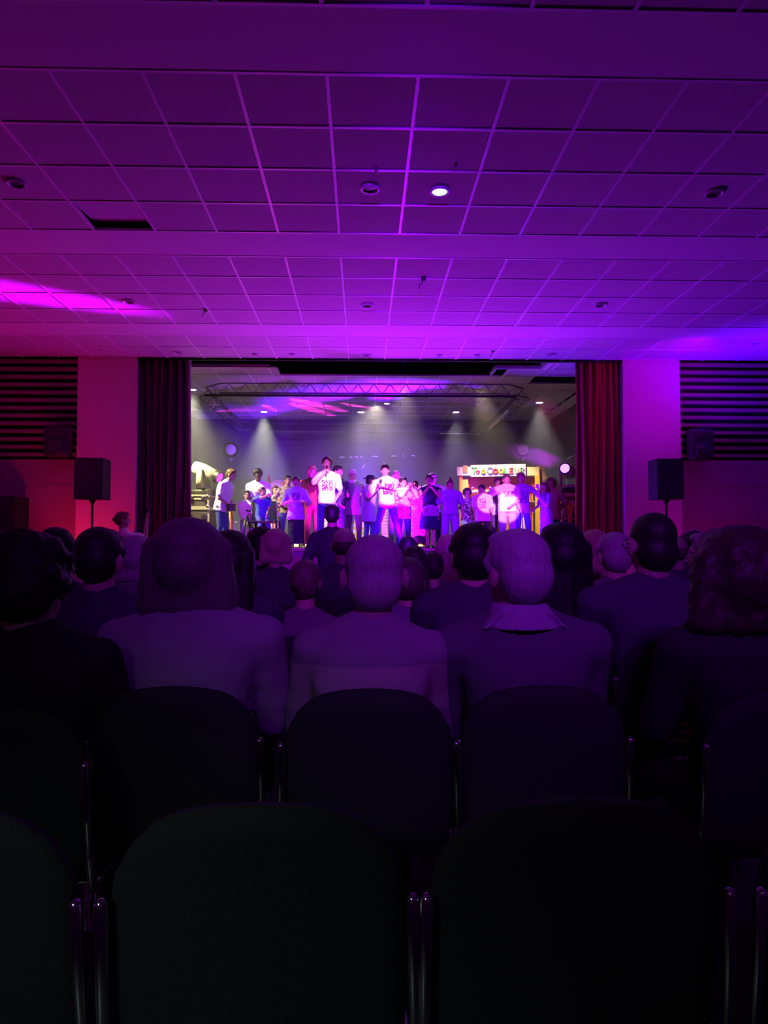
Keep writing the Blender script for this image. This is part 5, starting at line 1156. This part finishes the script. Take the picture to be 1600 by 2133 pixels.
# row right in front of the empty chairs
viewer('elderly man with cropped white hair sitting in the middle of the nearest row, pale jumper', 767, 1117, 2.10, ('buzz', (0.40, 0.37, 0.38)), ('long', (0.42, 0.34, 0.36), patterned((0.44, 0.34, 0.36), (0.30, 0.24, 0.30), 1.1, 0.5, 'wave')), 'dark chair under the man with cropped white hair', skinc=(0.45, 0.30, 0.27), hx=780, hs=1.10, build=1.02, shw=1.0, headw=1.08, bottom=('trousers', (0.05, 0.05, 0.06)), loose=1.5)
viewer('woman with a thick grey-brown bob in a pale jumper, nearest row left of centre', 405, 1088, 2.15, ('bob', (0.15, 0.11, 0.12)), ('long', (0.36, 0.30, 0.38)), 'dark chair under the woman with the thick bob', hx=392, hs=1.12, build=1.10, shw=1.08, bottom=('trousers', (0.05, 0.05, 0.06)), skinc=(0.4, 0.28, 0.25), loose=1.6)
viewer('white-haired man with a pale shirt collar over a grey jumper, nearest row right of centre', 1092, 1110, 2.12, ('short', (0.42, 0.39, 0.42)), ('long', (0.13, 0.11, 0.15)), 'dark chair under the man with the pale collar', hx=1074, hs=1.14, build=1.12, shw=1.07, headw=1.0, head=(0.35, 0, 0), scarf=(0.42, 0.36, 0.45), skinc=(0.45, 0.30, 0.27), bottom=('trousers', (0.04, 0.04, 0.05)), loose=1.6)
viewer('person with big dark curly hair at the left edge of the nearest row', 70, 1118, 1.95, ('curly', (0.035, 0.02, 0.02)), ('long', (0.035, 0.03, 0.04)), 'dark chair at the left edge under the curly-haired person', hx=58, hs=1.22, build=1.1, headw=1.1, bottom=('trousers', (0.02, 0.02, 0.03)))
viewer('woman with bushy dark hair at the right edge of the nearest row', 1550, 1104, 2.05, ('wavy', (0.05, 0.025, 0.025)), ('long', (0.03, 0.025, 0.035)), 'dark chair at the right edge under the bushy-haired woman', hx=1538, hs=1.30, build=1.12, bottom=('trousers', (0.02, 0.02, 0.03)), headw=1.15)
# second row
viewer('short-haired man in a black top, second row behind the curly hair', 210, 1104, 3.0, ('short', (0.02, 0.015, 0.015)), DK, hx=207, build=1.08, hs=1.16)
viewer('woman with long straight dark hair seen past the thick bob', 480, 1110, 3.1, ('longer', (0.02, 0.012, 0.015)), DK, build=1.0, hs=1.15)
viewer('person with pinned-up fair hair and pale shoulders between the bob and the cropped head', 636, 1170, 3.15, ('backbun', (0.16, 0.10, 0.09)), ('long', (0.20, 0.15, 0.19)), hs=0.95, build=0.92)
viewer('person in a grey lilac top partly hidden by the cropped head', 850, 1165, 3.2, ('short', (0.10, 0.07, 0.07)), ('long', (0.22, 0.18, 0.26)), hs=1.05, build=1.0)
viewer('dark-haired man in black sitting between the cropped head and the pale collar', 985, 1096, 3.1, ('short', (0.02, 0.014, 0.016)), DK, build=1.15, hs=1.22)
viewer('woman with long black hair behind the pale collar man, right side', 1168, 1094, 3.45, ('longer', (0.012, 0.008, 0.012)), DK, build=1.0, hs=1.35)
viewer('tall man with cropped dark hair and glasses, second row on the right', 1355, 1070, 2.95, ('buzz', (0.02, 0.014, 0.014)), DK, hx=1357, build=1.18, hs=1.16, glasses=True, shw=1.1, skinc=(0.42, 0.26, 0.22), head=(0.12, 0, 0))
# third row
viewer('woman with white bobbed hair and a striped jumper, left of the thick bob', 287, 1120, 4.0, ('bob', (0.42, 0.36, 0.36)), ('long', (0.2, 0.15, 0.2), patterned((0.04, 0.03, 0.05), (0.34, 0.26, 0.34), 34, 0.5, 'wave')), hs=0.98)
viewer('person with a wide head of dark curls behind the blond bob', 545, 1108, 5.3, ('afro', (0.02, 0.014, 0.016)), DK, build=1.1)
viewer('blond woman with a short bob before the stage edge, left of centre', 575, 1104, 4.7, ('bob', (0.60, 0.42, 0.34)), DK, hs=0.84, build=1.0)
viewer('man with thinning hair in front of the suited man', 717, 1098, 5.0, ('bald', (0.08, 0.05, 0.05)), DK, hs=1.12, build=1.1, skinc=(0.42, 0.26, 0.24))
viewer('person with long light brown hair low before the stage, right of centre', 932, 1116, 5.6, ('longer', (0.20, 0.11, 0.08)), ('long', (0.14, 0.10, 0.14)), hs=1.05, build=0.95)
viewer('small child with dark hair low before the stage', 902, 1152, 4.4, ('short', (0.04, 0.02, 0.03)), DK, hs=0.92, build=0.8, seat_hh=None) if False else viewer('small person with dark hair low before the stage', 902, 1152, 4.4, ('short', (0.04, 0.02, 0.03)), DK, hs=0.92, build=0.85)
viewer('person with dark hair seen just left of the round floor spotlight', 849, 1119, 6.2, ('short', (0.02, 0.014, 0.02)), DK, hs=0.95, build=1.0)
viewer('woman with long brown hair leaning beside the cropped head, third row', 862, 1140, 4.0, ('longer', (0.05, 0.03, 0.04)), DK, hs=0.95, clabel='dark chair under the leaning woman with brown hair')
viewer('dark-haired person partly behind the man in black, before the stage', 1024, 1107, 5.6, ('short', (0.02, 0.014, 0.02)), DK, hs=1.0)
viewer('blond woman with straight hair below the right curtain', 1238, 1106, 4.6, ('long', (0.45, 0.27, 0.20)), DK, hs=1.05)
viewer('grey-haired man below the right curtain, beside the blond woman', 1283, 1113, 3.9, ('short', (0.36, 0.30, 0.34)), ('long', (0.14, 0.12, 0.15)), hs=1.12, build=1.05, hx=1280)
viewer('man with brown hair between the cropped head and the right stand', 1408, 1115, 5.0, ('bald', (0.10, 0.06, 0.06)), DK, hs=1.05, skinc=(0.4, 0.25, 0.23))
viewer('dark-haired person right of the speaker stand pole', 1442, 1111, 6.0, ('curly', (0.015, 0.01, 0.012)), DK, hs=1.25)
viewer('grey-haired person with glasses turned left near the right edge', 1478, 1112, 3.6, ('short', (0.30, 0.22, 0.25)), DK, hs=0.98, glasses=True, head=(0.9, 0, 0), face=True, hx=1474)
viewer('dark-haired person at the far right before the wall', 1585, 1108, 4.6, ('short', (0.02, 0.012, 0.014)), DK, hs=1.0)
viewer('dark-haired person at the far left before the cabinet', 45, 1106, 4.6, ('wavy', (0.04, 0.02, 0.025)), DK, hs=1.05)
viewer('person with dark hair beside the left speaker pole, third row', 118, 1112, 4.0, ('afro', (0.02, 0.012, 0.015)), DK, hs=0.95)
viewer('person with brown hair right behind the short-haired man in black', 245, 1120, 4.8, ('short', (0.06, 0.03, 0.03)), DK, hs=1.0)
viewer('person with dark hair in front of the case, left of the long dark hair', 440, 1103, 5.4, ('short', (0.015, 0.01, 0.014)), DK, hs=1.0)
# standing: suited man before the stage; helper filming at the left
person('man in a dark suit with short hair standing before the stage, seen from behind', 692, 1053, 7.6, PI, floor=0.0, group=None, skinc=MID, hair=('short', (0.012, 0.01, 0.012)), topw=('coat', (0.010, 0.008, 0.012)), bottom=('trousers', (0.02, 0.018, 0.03)), face=False, build=1.02, hs=1.0, hem=0.42, vox=0.012)
P = person('woman in a white t-shirt reaching out an arm with a phone at the left curtain', 262, 1067, 10.3, R90(118), floor=0.0, group=None, skinc=FAIR, hair=('backbun', (0.16, 0.06, 0.05)), topw=('tshirt', (0.70, 0.62, 0.68)), bottom=('trousers', (0.04, 0.04, 0.08)), ha=(306, 1082, 0.1), hb=(275, 1120, 0.25), elbow=((0.2, 0, -1), None), build=1.1, hx=255, vox=0.011)
a, e, wv = P['arms'][0]; q = world_of(P, wv+(wv-e).normalized()*0.09)
t = thing('phone', 'phone held up by the woman reaching out at the left curtain', 'phone', q)
MB().cbox((0, 0.02, 0.02), 0.075, 0.009, 0.15, Euler((0, PI/2, 0.2))).obj('case', PLBLK, t, bevel=0.003); MB().cbox((0, 0.014, 0.02), 0.068, 0.003, 0.14, Euler((0, PI/2, 0.2))).obj('screen', mat('phone_screen', (0.02, 0.02, 0.03), 0.1), t)
# empty row right before the camera, and its neighbours
for px, lab in ((540, 'empty dark chair right before the camera, left one'), (1200, 'empty dark chair right before the camera, right one')):
    chair(X_(px, 1.10, 1665), 1.34, PI, lab, 'empty chairs before the camera')
for px, lab in ((-160, 'empty dark chair at the lower left corner'), (1880, 'empty dark chair at the lower right corner')):
    chair(X_(px, 1.10, 1665), 1.34, PI, lab, 'empty chairs before the camera')
bake_all()
